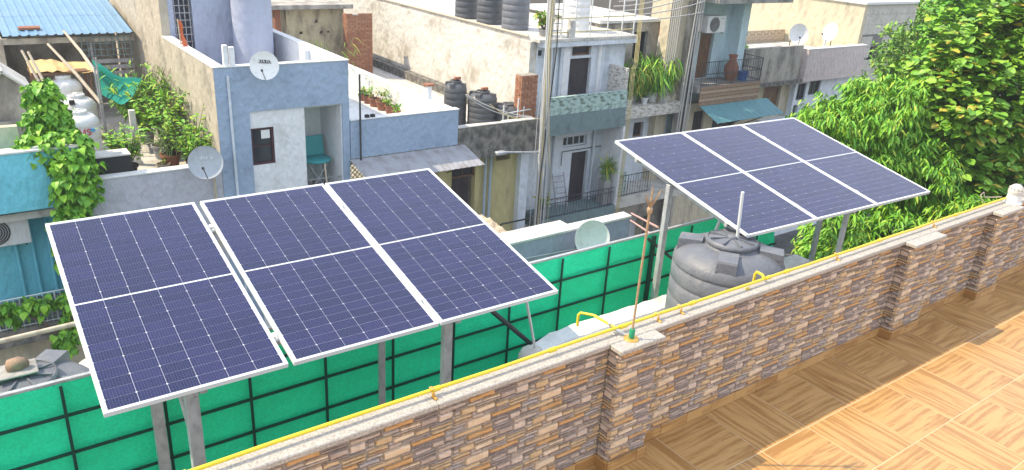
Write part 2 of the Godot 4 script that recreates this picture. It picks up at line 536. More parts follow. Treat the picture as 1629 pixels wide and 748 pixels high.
const STONES := [[0.005, 0.168, 0.201, 0.043, 1], [0.206, 0.192, 0.163, 0.014, 5], [0.206, 0.168, 0.167, 0.019, 6], [0.253, 0.110, 0.120, 0.048, 5], [0.378, 0.101, 0.105, 0.058, 7], [0.373, 0.197, 0.105, 0.014, 3], [0.110, 0.134, 0.143, 0.024, 4], [0.588, 0.139, 0.115, 0.024, 3], [0.067, 0.105, 0.187, 0.014, 2], [0.067, 0.062, 0.148, 0.043, 4], [0.215, 0.058, 0.105, 0.038, 0], [0.325, 0.077, 0.153, 0.019, 6], [0.325, 0.053, 0.158, 0.024, 0], [0.330, 0.024, 0.153, 0.024, 0], [0.540, 0.086, 0.115, 0.053, 0], [0.493, 0.101, 0.048, 0.034, 3], [0.493, 0.144, 0.096, 0.014, 6], [0.493, 0.053, 0.134, 0.029, 0], [0.493, 0.034, 0.134, 0.019, 2], [0.033, 0.029, 0.096, 0.034, 5], [0.129, 0.034, 0.191, 0.024, 6], [0.000, 0.259, 0.187, 0.062, 4], [0.187, 0.278, 0.244, 0.038, 1], [0.335, 0.211, 0.091, 0.048, 3], [0.187, 0.249, 0.143, 0.019, 6], [0.210, 0.206, 0.124, 0.034, 5], [0.124, 0.211, 0.081, 0.034, 2], [0.430, 0.269, 0.139, 0.034, 8], [0.493, 0.216, 0.220, 0.038, 0], [0.378, 0.158, 0.201, 0.038, 3], [0.426, 0.221, 0.062, 0.043, 5], [0.062, 0.120, 0.191, 0.014, 3], [0.483, 0.010, 0.110, 0.024, 3], [0.110, 0.158, 0.134, 0.010, 2], [0.244, 0.158, 0.134, 0.010, 6], [0.187, 0.269, 0.120, 0.010, 6], [0.306, 0.269, 0.124, 0.010, 6], [0.478, 0.197, 0.120, 0.019, 6], [0.253, 0.096, 0.124, 0.014, 6], [0.488, 0.254, 0.105, 0.014, 5], [0.187, 0.024, 0.143, 0.010, 5], [0.206, 0.240, 0.129, 0.010, 6], [0.478, 0.082, 0.062, 0.019, 3], [0.120, 0.245, 0.067, 0.014, 5], [0.330, 0.259, 0.096, 0.010, 6], [0.033, 0.062, 0.033, 0.024, 5], [0.569, 0.269, 0.024, 0.034, 3], [0.430, 0.010, 0.053, 0.014, 2], [0.579, 0.163, 0.019, 0.034, 3], [0.483, 0.134, 0.057, 0.010, 6], [0.426, 0.211, 0.053, 0.010, 6], [0.215, 0.096, 0.038, 0.010, 6]]
var stone_cache := {}
func stone_mesh(w: float, h: float, d: float, variant: int) -> Array:
	# returns [outline builder data]; built once for each size and variant
	var key := [snappedf(w, 0.001), snappedf(h, 0.001), variant]
	if stone_cache.has(key): return stone_cache[key]
	var r := RandomNumberGenerator.new(); r.seed = hash(key)
	var g := 0.0018
	var x0 := -w / 2 + g; var x1 := w / 2 - g; var y0 := -h / 2 + g; var y1 := h / 2 - g
	var n := 2 if w > 0.1 else 1
	if w > 0.2: n = 3
	var bv := minf(0.007, h * 0.2)
	var tris := []
	var top := []; var bot := []; var topb := []; var botb := []; var mid := []
	for i in n + 1:
		var x := lerpf(x0, x1, float(i) / n)
		var jx := 0.0 if i == 0 or i == n else r.randf_range(-0.01, 0.01)
		topb.append(Vector3(x + jx, y1 - r.randf_range(0, 0.003), -0.02)); botb.append(Vector3(x + jx, y0 + r.randf_range(0, 0.003), -0.02))
		var inx := bv if i == 0 else (-bv if i == n else 0.0)
		top.append(Vector3(x + inx + jx, y1 - bv * r.randf_range(0.6, 1.4), d * r.randf_range(0.6, 1.0)))
		bot.append(Vector3(x + inx + jx, y0 + bv * r.randf_range(0.6, 1.4), d * r.randf_range(0.6, 1.0)))
		mid.append(Vector3(x + inx + jx, (y0 + y1) / 2 + r.randf_range(-0.2, 0.2) * h, d * r.randf_range(0.75, 1.25)))
	for i in n:
		tris.append([topb[i], topb[i + 1], top[i + 1], top[i], Vector3(0, 1, 0.5)])
		tris.append([botb[i], botb[i + 1], bot[i + 1], bot[i], Vector3(0, -1, 0.5)])
		tris.append([top[i], top[i + 1], mid[i + 1], mid[i], Vector3(0, 0, 1)])
		tris.append([mid[i], mid[i + 1], bot[i + 1], bot[i], Vector3(0, 0, 1)])
	for q in [[0, -1.0], [n, 1.0]]:
		var i: int = q[0]
		tris.append([topb[i], top[i], mid[i], mid[i], Vector3(q[1], 0, 0.5)])
		tris.append([botb[i], bot[i], mid[i], mid[i], Vector3(q[1], 0, 0.5)])
		tris.append([topb[i], mid[i], botb[i], botb[i], Vector3(q[1], 0, 0.5)])
	var b := MB.new()
	for t in tris: b.quad(t[0], t[1], t[2], t[3], t[4])
	stone_cache[key] = [b.mesh(), tris]
	return stone_cache[key]

func build_parapet():
	var t := thing("parapet_wall", "terrace parapet clad in brown, tan and grey ledge stones under a granite coping", "wall", Vector3(5.8, 0, -3.48))
	# core with pillars, butted end to end
	bx(t, "core", Vector3(WX0, 0.002, -3.51), Vector3(WX1, 1.045, WZ - 0.004), M.mortar)
	for p in PILLARS:
		bx(t, "pillar", Vector3(p[0] + 0.02, 0.003, WZ - 0.002), Vector3(p[1] - 0.02, 1.04, WZ + 0.112), M.mortar)
	# coping slabs
	var cuts := [WX0]
	var x := 0.55
	while x < WX1:
		cuts.append(x); x += 1.52
	cuts.append(WX1)
	for i in cuts.size() - 1:
		bx(t, "coping_slab", Vector3(cuts[i] + 0.0015, 1.05, -3.525), Vector3(cuts[i + 1] - 0.0015, 1.09, WZ + 0.045), M.granite, 0.006)
	for p in PILLARS:
		bx(t, "coping_slab", Vector3(p[0] - 0.03, 1.05, WZ + 0.0462), Vector3(p[1] + 0.01, 1.0895, WZ + 0.165), M.granite, 0.006)
	# wooden skirting tiles
	var sk: Array = M.skirt
	var spans := []
	var last := WX0
	for p in PILLARS:
		spans.append([last, p[0], WZ, 0]); spans.append([p[0], p[1], WZ + 0.126, 0])
		spans.append([WZ, WZ + 0.126, p[0], -1]); spans.append([WZ, WZ + 0.126, p[1], 1])
		last = p[1]
	spans.append([last, WX1, WZ, 0])
	rng.seed = 91
	for s in spans:
		var a: float = s[0]
		if s[3] != 0:
			var xx: float = s[2]
			var lo := Vector3(xx - 0.012, 0.002, s[0] + 0.0005) if s[3] < 0 else Vector3(xx - 0.021, 0.002, s[0] + 0.0005)
			bx(t, "skirting_tile", lo, lo + Vector3(0.033, 0.098, 0.1255), sk[0])
			continue
		while a < s[1] - 0.01:
			var e := minf(a + 0.306, s[1])
			if e > 0.2:
				bx(t, "skirting_tile", Vector3(a + 0.002, 0.002, s[2] - 0.01), Vector3(e - 0.002, 0.1, s[2] + 0.012), sk[rng.randi() % sk.size()], 0.002)
			a = e
	# the stones: laid course by course into a grid
	var pal: Array = M.stones
	var faces := []     # u0, u1, origin, turn, shift of the pattern
	last = WX0
	for p in PILLARS:
		faces.append([last, p[0], Vector3(0, 0, WZ), 0.0, 0.525]); faces.append([p[0], p[1], Vector3(0, 0, WZ + 0.112), 0.0, p[0] + 0.02])
		faces.append([0.0, 0.112, Vector3(p[0] + 0.012, 0, WZ), -PI / 2, 0.2]); faces.append([-0.112, 0.0, Vector3(p[1] - 0.012, 0, WZ), PI / 2, 0.35])
		last = p[1]
	faces.append([last, WX1, Vector3(0, 0, WZ), 0.0, 0.525])
	var all := []
	rng.seed = 1234
	# the cladding is a moulded tile: the same set of stones comes back every 0.593 m and 0.2925 m
	for f in faces:
		var bs := Basis(Vector3.UP, f[3])
		var n0 := int(floor((f[0] - f[4]) / 0.593)) - 2; var n1 := int(ceil((f[1] - f[4]) / 0.593)) + 1
		for n in range(n0, n1):
			for m in range(-2, 4):
				for q in STONES:
					var u0: float = f[4] + n * 0.593 + q[0]; var u1: float = u0 + q[2]
					var v0: float = 0.236 + m * 0.2925 + q[1]; var v1: float = v0 + q[3]
					u0 = maxf(u0, f[0]); u1 = minf(u1, f[1]); v0 = maxf(v0, 0.1); v1 = minf(v1, 1.045)
					var w := u1 - u0; var h := v1 - v0
					if w < 0.012 or h < 0.006: continue
					var pos: Vector3 = f[2] + bs * Vector3((u0 + u1) / 2, 0, 0.0)
					pos.y = (v0 + v1) / 2
					all.append([w, h, rng.randi() % 3, Transform3D(bs, pos), int(q[4]), w * h / maxf(pos.distance_squared_to(cam_pos), 1.0) * (0.0 if pos.x < 0.9 else 1.0), 0.007 if q[4] == 6 else [0.011, 0.014, 0.017][(int(q[0] * 1000) + n * 7) % 3 if n >= 0 else 0]])
	all.sort_custom(func(a, b): return a[5] > b[5])
	var rest := []
	for i in pal.size(): rest.append(null)
	for i in all.size():
		var s: Array = all[i]
		var sm := stone_mesh(s[0], s[1], 0.012, s[2])
		if i < 300:
			var o := part(t, "stone", sm[0], pal[s[4]])
			o.global_transform = s[3]
			o.scale.z = s[6] / 0.012
		else:
			if rest[s[4]] == null: rest[s[4]] = MB.new()
			var b: MB = rest[s[4]]
			var x3: Transform3D = s[3]
			for q in sm[1]: b.quad(x3 * q[0], x3 * q[1], x3 * q[2], x3 * q[3], x3.basis * q[4])
	var am := ArrayMesh.new()
	for i in rest.size():
		if rest[i] == null: continue
		var st: SurfaceTool = rest[i].st
		st.set_material(pal[i])
		st.commit(am)
	var o := part(t, "small_stones", am, null)
	o.set_meta("kind", "stuff")

func near_materials():
	M.skirt = []
	for i in 3:
		var m := StandardMaterial3D.new()
		m.albedo_texture = wood_tex(700 + i)
		m.uv1_triplanar = true; m.uv1_world_triplanar = true
		m.uv1_scale = Vector3(1.7, 1.7, 1.7)
		m.roughness = 0.4
		M.skirt.append(m)
	M.stones = []
	var cols := [Color(0.62, 0.43, 0.235), Color(0.6, 0.345, 0.14), Color(0.5, 0.33, 0.19), Color(0.54, 0.42, 0.325), Color(0.74, 0.56, 0.375), Color(0.51, 0.39, 0.315), Color(0.39, 0.295, 0.24), Color(0.67, 0.53, 0.42), Color(0.44, 0.38, 0.34)]
	for i in cols.size():
		var c: Color = cols[i]
		var m := surf(stain_tex(500 + i, c, c * 0.68, 0.3, 0.3, 0.16, 128, 0.02), Vector3(3.1, 6.0, 3.1), 0.8, bump_tex(77, 0.06, 6.0), true)
		m.normal_scale = 1.0
		M.stones.append(m)
	# solar cells: dark blue silicon with thin silver fingers
	M.cells = []
	for i in 3:
		var im := Image.create(128, 16, false, Image.FORMAT_RGB8)
		var c: Color = [Color(0.012, 0.015, 0.074), Color(0.016, 0.018, 0.084), Color(0.01, 0.013, 0.064)][i]
		for x in 128:
			var ph := fmod(x / 128.0 * 10.0 + 0.5, 1.0)
			for y in 16:
				im.set_pixel(x, y, (Color(0.15, 0.16, 0.3) if absf(ph - 0.5) < 0.04 else c).linear_to_srgb())
		var m := StandardMaterial3D.new()
		m.albedo_texture = ImageTexture.create_from_image(im)
		m.roughness = 0.4
		m.metallic_specular = 0.2
		M.cells.append(m)
	M.backsheet = plain(Color(0.72, 0.74, 0.78), 0.5)
	M.pane = plain(Color(0.03, 0.035, 0.05), 0.06)
	M.pane.transparency = BaseMaterial3D.TRANSPARENCY_ALPHA
	M.pane.albedo_color.a = 0.03
	M.pane.metallic_specular = 0.32

# ---------------------------------------------------------------- solar panels
const PW := 1.134
const PL := 2.279
var cell_meshes := []

func solar_panel(at: Vector3, yaw: float, tilt: float, label: String, group: String):
	var t := thing("solar_panel", label, "solar panel", at, group)
	t.rotation = Vector3(tilt, yaw, 0)
	# local: x across, -z up the slope, y out of the glass
	var fr := MB.new()
	var fw := 0.014; var th := 0.035
	fr.box(Vector3(PW / 2, -th / 2, -fw / 2), Vector3(PW, th, fw), Basis.IDENTITY, 0.0015)
	fr.box(Vector3(PW / 2, -th / 2, -PL + fw / 2), Vector3(PW, th, fw), Basis.IDENTITY, 0.0015)
	for x in [fw / 2, PW - fw / 2]:
		fr.box(Vector3(x, -th / 2, -PL / 2), Vector3(fw, th, PL - 2 * fw), Basis.IDENTITY, 0.0015)
	part(t, "frame", fr.mesh(), M.alu, Vector3.ZERO, false)
	part(t, "backsheet", boxm(Vector3(PW - 2 * fw, 0.004, PL - 2 * fw)), M.backsheet, Vector3(PW / 2, -0.0075, -PL / 2), false)
	var mg := 0.012
	var cols := 6; var rows := 24
	var cwd := (PW - 2 * (fw + mg)) / cols; var midgap := 0.016
	var chd := (PL - 2 * (fw + mg) - midgap) / rows
	if cell_meshes.is_empty():
		for flip in 2:
			var b := MB.new()
			var hx := cwd / 2 - 0.0013; var hz := chd / 2 - 0.0013; var ch := 0.0065
			var pts := []
			# chamfers sit on one long side only: a half cell
			var s := -1.0 if flip else 1.0
			pts = [Vector3(-hx, 0, -hz * s), Vector3(hx, 0, -hz * s), Vector3(hx, 0, (hz - ch) * s), Vector3(hx - ch, 0, hz * s), Vector3(-hx + ch, 0, hz * s), Vector3(-hx, 0, (hz - ch) * s)]
			b.empty = false
			for i in range(1, pts.size() - 1):
				var q := [pts[0], pts[i], pts[i + 1]]
				if (q[1] - q[0]).cross(q[2] - q[0]).y > 0: q = [q[0], q[2], q[1]]
				for p in q: b.v(p, Vector3.UP, Vector2((p.x + hx) / (2 * hx), (p.z + hz) / (2 * hz)))
			for i in pts.size():
				var a: Vector3 = pts[i]; var c: Vector3 = pts[(i + 1) % pts.size()]
				b.quad(a, c, c - Vector3(0, 0.0012, 0), a - Vector3(0, 0.0012, 0), (a + c) / 2)
			cell_meshes.append(b.mesh())
	for i in cols:
		for j in rows:
			var z := -(fw + mg) - (j + 0.5) * chd - (midgap if j >= rows / 2 else 0.0)
			var o := part(t, "solar_cell", cell_meshes[(j + 1) % 2], M.cells[rng.randi() % 3], Vector3(fw + mg + (i + 0.5) * cwd, -0.0042, z), false)
			o.rotation.y = 0.0
	part(t, "glass", boxm(Vector3(PW - 2 * fw, 0.0015, PL - 2 * fw)), M.pane, Vector3(PW / 2, -0.0025, -PL / 2), false)
	part(t, "junction_box", boxm(Vector3(0.1, 0.02, 0.06), 0.004), M.dark, Vector3(PW / 2, -0.02, -PL / 2), false)

func on_panel(o: Vector3, yaw: float, tilt: float, x: float, up: float, n := 0.0) -> Vector3:
	return o + Basis.from_euler(Vector3(tilt, yaw, 0)) * Vector3(x, n, -up)

func rack(label: String, o: Vector3, yaw: float, tilt: float, posts: Array, base_y: float, rail_x0: float, rail_x1: float):
	var t := thing("mounting_rack", label, "mounting rack", Vector3(o.x + 1.7, base_y, o.z - 1.0))
	var bs := Basis.from_euler(Vector3(tilt, yaw, 0))
	for cx in [PW + 0.012, 2 * PW + 0.034]:
		for up in [0.32, 1.85]:
			var cb := MB.new()
			cb.box(Vector3.ZERO, Vector3(0.028, 0.006, 0.045), bs, 0.001)
			part(t, "clamp", cb.mesh(), M.alu, on_panel(o, yaw, tilt, cx, up, 0.004))
	for up in [0.32, 1.85]:
		var b := MB.new()
		b.box(Vector3.ZERO, Vector3(rail_x1 - rail_x0, 0.05, 0.045), bs, 0.003)
		part(t, "purlin", b.mesh(), M.galv, on_panel(o, yaw, tilt, (rail_x0 + rail_x1) / 2, up, -0.061))
	for p in posts:
		# x along the row, up the slope, width, rafter?
		var top := on_panel(o, yaw, tilt, p[0], p[1], -0.088)
		var b := MB.new()
		var w: float = p[2]
		b.box(Vector3(0, (top.y - base_y) / 2, 0), Vector3(w, top.y - base_y, w * 0.8), Basis.IDENTITY, 0.004)
		b.box(Vector3(0, 0.005, 0), Vector3(w * 2.2, 0.01, w * 2.2))
		b.box(Vector3(w * 0.25, top.y - base_y - 0.06, w * 0.44), Vector3(0.012, 0.012, 0.02))
		part(t, "post", b.mesh(), M.galv, Vector3(top.x, base_y, top.z))
	var done := {}
	for p in posts:
		if not p[3]: continue
		var b := MB.new()
		b.box(Vector3.ZERO, Vector3(0.05, 0.05, 2.0), bs, 0.003)
		part(t, "rafter", b.mesh(), M.galv, on_panel(o, yaw, tilt, p[0] + 0.075, 1.08, -0.112))
	return t

func build_arrays():
	rng.seed = 5
	var ao := Vector3(0.4027, 0.9529, -4.4751); var ay := -0.0145; var at := 0.1865
	var bo := Vector3(6.5179, 0.8973, -4.5393); var by := -0.0464; var bt := 0.1899
	var ga := [0.0, PW + 0.0377, 2 * PW + 0.0377 + 0.0197]
	var la := ["blue solar panel over the two steel posts, end of the row by the turquoise house", "blue solar panel, middle one of the row in front of the blue house", "blue solar panel above the thin rod standing in a concrete lump"]
	for i in 3: solar_panel(on_panel(ao, ay, at, ga[i], 0.0), ay + (0.004 if i == 0 else 0.0), at, la[i], "solar panels in front of the blue house")
	var lb := ["blue solar panel hanging over the big grey water tank", "blue solar panel, middle one of the row beside the leafy trees", "blue solar panel, end of the row touching the drooping tree"]
	for i in 3: solar_panel(on_panel(bo, by, bt, i * (PW + 0.0152), 0.0), by, bt, lb[i], "solar panels beside the trees")
	var ra = rack("galvanised steel posts and rails under the solar panels before the blue house", ao, ay, at, [[0.52, 0.12, 0.085, true], [2.47, 0.14, 0.075, true], [0.5, 1.5, 0.09, false], [2.52, 1.45, 0.06, false]], -1.2, 0.05, 3.4)
	var b1 := on_panel(ao, ay, at, 0.5, 0.6, -0.13)
	tubep(ra, "brace", [b1, Vector3(1.02, -0.55, -4.55)], 0.022, M.galv, 6)
	var rb = rack("galvanised steel posts and rails under the solar panels behind the water tank", bo, by, bt, [[0.06, 1.27, 0.075, true], [1.95, 0.14, 0.06, true], [3.2, 1.3, 0.07, false]], -1.2, 0.0, 3.42)
	tubep(rb, "brace", [on_panel(bo, by, bt, 0.5, 0.75, -0.12), Vector3(6.75, 0.05, -5.3)], 0.02, M.pvc, 6)
	var rod := thing("support_rod", "thin pale rod standing in a rough concrete lump under a panel corner", "rod", Vector3(4.4, -0.35, -5.36))
	tubep(rod, "rod", [Vector3(4.41, -0.26, -5.33), Vector3(4.15, 0.41, -5.2), Vector3(3.86, 1.0, -5.08)], 0.014, M.pvc, 6)
	var lump := MB.new()
	lump.lathe([Vector2(0.13, -0.76), Vector2(0.15, -0.1), Vector2(0.15, 0.0), Vector2(0.11, 0.07), Vector2(0.0, 0.09)], Vector3.ZERO, 9)
	part(rod, "concrete_foot", lump.mesh(), M.conc_light, Vector3(4.36, -0.31, -5.31))
	var cd := tubep(self, "conduit", [Vector3(3.3, 0.9, -5.6), Vector3(4.05, 0.142, -5.6), Vector3(4.62, -0.43, -5.6), Vector3(4.7, -1.1, -5.6)], 0.026, M.steel_dark, 8)
	tag(cd, "dark conduit slanting down from under the solar panels behind the white ledge", "conduit")

# ---------------------------------------------------------------- lower roof, fence, tank
func build_roof_edge():
	bx(self, "lower_roof", Vector3(-7.0, -1.5, -6.35), Vector3(9.45, -1.2, -3.512), M.conc).set_meta("kind", "structure")
	var wl := thing("building_wall", "blank lower wall of the building that carries the terrace", "wall", Vector3(4.0, -9.0, -5.0))
	bx(wl, "wall", Vector3(-7.0, -9.0, -6.3), Vector3(9.4, -1.502, -3.6), M.conc)
	bx(wl, "wall", Vector3(9.402, -9.0, -3.58), Vector3(16.0, -0.302, 6.0), M.conc)
	# white ledge with a worn far edge
	var led := thing("ledge", "whitewashed masonry ledge between the granite coping and the green net", "ledge", Vector3(6.5, -1.2, -4.8))
	var b := MB.new()
	rng.seed = 3
	var xs := []
	var x := 4.25
	while x < 9.3:
		xs.append(x); x += 0.11
	var far := []; var stp := []
	for i in xs.size():
		var e := 0.0
		if i < 8: e = 0.2 * pow(1 - i / 8.0, 2.0)
		far.append(-5.6 + e + rng.randf_range(-0.015, 0.015)); stp.append(-5.37 + e * 0.6 + rng.randf_range(-0.008, 0.008))
	for i in xs.size() - 1:
		var a: float = xs[i]; var c: float = xs[i + 1]
		b.quad(Vector3(a, -0.30, far[i]), Vector3(c, -0.30, far[i + 1]), Vector3(c, -0.303, stp[i + 1]), Vector3(a, -0.303, stp[i]), Vector3.UP)
		b.quad(Vector3(a, -0.303, stp[i]), Vector3(c, -0.303, stp[i + 1]), Vector3(c, -0.335, stp[i + 1] + 0.012), Vector3(a, -0.335, stp[i] + 0.012), Vector3(0, 0.3, 1))
		b.quad(Vector3(a, -0.335, stp[i] + 0.012), Vector3(c, -0.335, stp[i + 1] + 0.012), Vector3(c, -0.34, -3.62), Vector3(a, -0.34, -3.62), Vector3.UP)
		b.quad(Vector3(a, -0.30, far[i]), Vector3(c, -0.30, far[i + 1]), Vector3(c, -1.199, far[i + 1]), Vector3(a, -1.199, far[i]), Vector3(0, 0, -1))
	var l := xs.size() - 1
	b.quad(Vector3(xs[0], -0.30, far[0]), Vector3(xs[0], -0.34, -3.62), Vector3(xs[0], -1.199, -3.62), Vector3(xs[0], -1.199, far[0]), Vector3(-1, 0, 0))
	b.quad(Vector3(xs[l], -0.30, far[l]), Vector3(xs[l], -0.34, -3.62), Vector3(xs[l], -1.199, -3.62), Vector3(xs[l], -1.199, far[l]), Vector3(1, 0, 0))
	part(led, "body", b.mesh(), M.white_roof)
	# the net fence
	var f := thing("net_fence", "long green shade net on a steel grid along the roof edge", "fence", Vector3(4.2, -1.2, -6.1))
	var fx0 := -1.86; var fx1 := 9.4
	var nb := MB.new()
	var N := 96; var K := 14
	var nz := noise(8, 1.3, 2)
	var P := func(i: int, j: int) -> Vector3:
		var u := lerpf(fx0, fx1, float(i) / N); var v := lerpf(-1.19, 0.285, float(j) / K)
		return Vector3(u, v, -6.09 - 0.022 * absf(sin(PI * (u + 1.862) / 0.7168)) * absf(sin(PI * v / 0.355)) + 0.016 * nz.get_noise_2d(u * 1.3, v * 1.6) + 0.008 * nz.get_noise_2d(u * 5.0 + v * 3.0, v * 2.0 - u * 1.5 + 40.0))
	var NR := func(i: int, j: int) -> Vector3:
		return (P.call(i + 1, j) - P.call(i - 1, j)).cross(P.call(i, j + 1) - P.call(i, j - 1)).normalized()
	for i in N:
		for j in K:
			nb.sq(P.call(i, j), P.call(i + 1, j), P.call(i + 1, j + 1), P.call(i, j + 1), NR.call(i, j), NR.call(i + 1, j), NR.call(i + 1, j + 1), NR.call(i, j + 1))
	part(f, "net", nb.mesh(), M.net)
	for y in [0.0, -0.355, -0.71, -1.065]:
		bx(f, "rail", Vector3(fx0, y - 0.012, -6.072), Vector3(fx1, y + 0.012, -6.056), M.net_bar)
	bx(f, "top_rail", Vector3(fx0, 0.286, -6.125), Vector3(fx1, 0.31, -6.085), M.galv, 0.003)
	var k := 0
	var px := -1.862
	while px < fx1 + 0.01:
		var w := 0.012 if k % 4 != 3 else 0.012
		bx(f, "post", Vector3(px - w, -1.19, -6.0555), Vector3(px + w, 0.285, -6.042), M.net_bar)
		px += 0.7168; k += 1
	bx(f, "post", Vector3(6.735, -1.19, -6.05), Vector3(6.79, 0.284, -6.03), M.net_bar)
	tubep(f, "stay", [Vector3(6.7, 0.24, -6.1), Vector3(7.35, -0.35, -5.6)], 0.02, M.steel_dark, 6)
	# pipes poking over the net beside the blue roof
	for q in [["upper thin pink pipe reaching over the net fence to the blue roof", 0.12], ["lower thin pink pipe reaching over the net fence to the blue roof", -0.02]]:
		var o := tubep(self, "rusty_pipe", [Vector3(9.85, -1.25 + q[1], -9.44), Vector3(6.98, 0.18 + q[1], -6.2)], 0.016, M.pink_pipe, 6)
		tag(o, q[0], "pipe", "pink pipes over the net fence")

func water_tank(called: String, label: String, at: Vector3, r: float, h: float, m: Material, opts := {}) -> Node3D:
	var t := thing(called, label, "water tank", at, opts.get("group", ""))
	var nrib: int = opts.get("ribs", 5)
	var side := h * 0.74
	var prof := [Vector2(0, 0.0), Vector2(r * 0.98, 0.0), Vector2(r, 0.02)]
	for i in nrib:
		var y0 := side * (i + 0.15) / nrib; var y1 := side * (i + 0.72) / nrib; var y2 := side * (i + 0.86) / nrib
		prof.append_array([Vector2(r, y0), Vector2(r, y1), Vector2(r * 0.978, y1 + (y2 - y1) * 0.35), Vector2(r * 0.978, y2), Vector2(r, y2 + (y2 - y1) * 0.4)])
	prof.append(Vector2(r, side))
	for i in range(1, 9):
		var a := PI / 2 * i / 9.0
		prof.append(Vector2(r * (0.42 + 0.58 * cos(a)), side + (h * 0.9 - side) * sin(a)))
	prof.append(Vector2(r * 0.46, h * 0.9)); prof.append(Vector2(r * 0.44, h * 0.92)); prof.append(Vector2(0, h * 0.92))
	var b := MB.new()
	b.lathe(prof, Vector3.ZERO, opts.get("seg", 48))
	part(t, "body", b.mesh(), m, Vector3.ZERO, false)
	# lid with radial ribs
	b = MB.new()
	var lr := r * 0.47
	b.lathe([Vector2(lr * 0.96, h * 0.915), Vector2(lr, h * 0.925), Vector2(lr, h * 0.95), Vector2(lr * 0.93, h * 0.962), Vector2(lr * 0.9, h * 0.95), Vector2(lr * 0.3, h * 0.968), Vector2(0.0, h * 0.97)], Vector3.ZERO, 36)
	for k in opts.get("lid_ribs", 8):
		var a: float = TAU * k / opts.get("lid_ribs", 8) + 0.3
		b.box(Basis(Vector3.UP, a) * Vector3(lr * 0.55, h * 0.968, 0), Vector3(lr * 0.66, h * 0.014, lr * 0.055), Basis(Vector3.UP, a))
	b.lathe([Vector2(lr * 0.2, h * 0.96), Vector2(lr * 0.2, h * 0.985), Vector2(lr * 0.17, h * 0.992), Vector2(0, h * 0.992)], Vector3.ZERO, 16)
	part(t, "lid", b.mesh(), m, Vector3.ZERO, false)
	var turn: float = opts.get("turn", 0.6)
	if opts.get("lugs", true):
		for k in 4:
			var bs := Basis(Vector3.UP, turn + k * PI / 2)
			b = MB.new()
			# wedge shaped lifting lug on the shoulder
			var x0 := r * 0.5; var x1 := r * 0.93; var hw := r * 0.17; var yt := h * 0.925
			var yb0 := h * 0.84; var yb1 := h * 0.70
			var pr := [Vector2(x0, yt), Vector2(x1 - 0.02 * r, yt - 0.012 * h), Vector2(x1, yt - 0.03 * h), Vector2(x1 + 0.01 * r, yb1), Vector2(x0, yb0)]
			for s in [-1.0, 1.0]:
				var pts := []
				for p in pr: pts.append(bs * Vector3(p.x, p.y, s * hw * (1.0 if p.y > h * 0.8 else 1.08)))
				b.poly(pts, bs * Vector3(0, 0, s))
			for i in pr.size():
				var p0: Vector2 = pr[i]; var p1: Vector2 = pr[(i + 1) % pr.size()]
				var w0 := hw * (1.0 if p0.y > h * 0.8 else 1.08); var w1 := hw * (1.0 if p1.y > h * 0.8 else 1.08)
				var mid := (p0 + p1) / 2 - Vector2(r * 0.72, h * 0.82)
				b.quad(bs * Vector3(p0.x, p0.y, -w0), bs * Vector3(p0.x, p0.y, w0), bs * Vector3(p1.x, p1.y, w1), bs * Vector3(p1.x, p1.y, -w1), bs * Vector3(mid.x, mid.y, 0))
			part(t, "lug", b.mesh(), m, Vector3.ZERO, false)
	return t

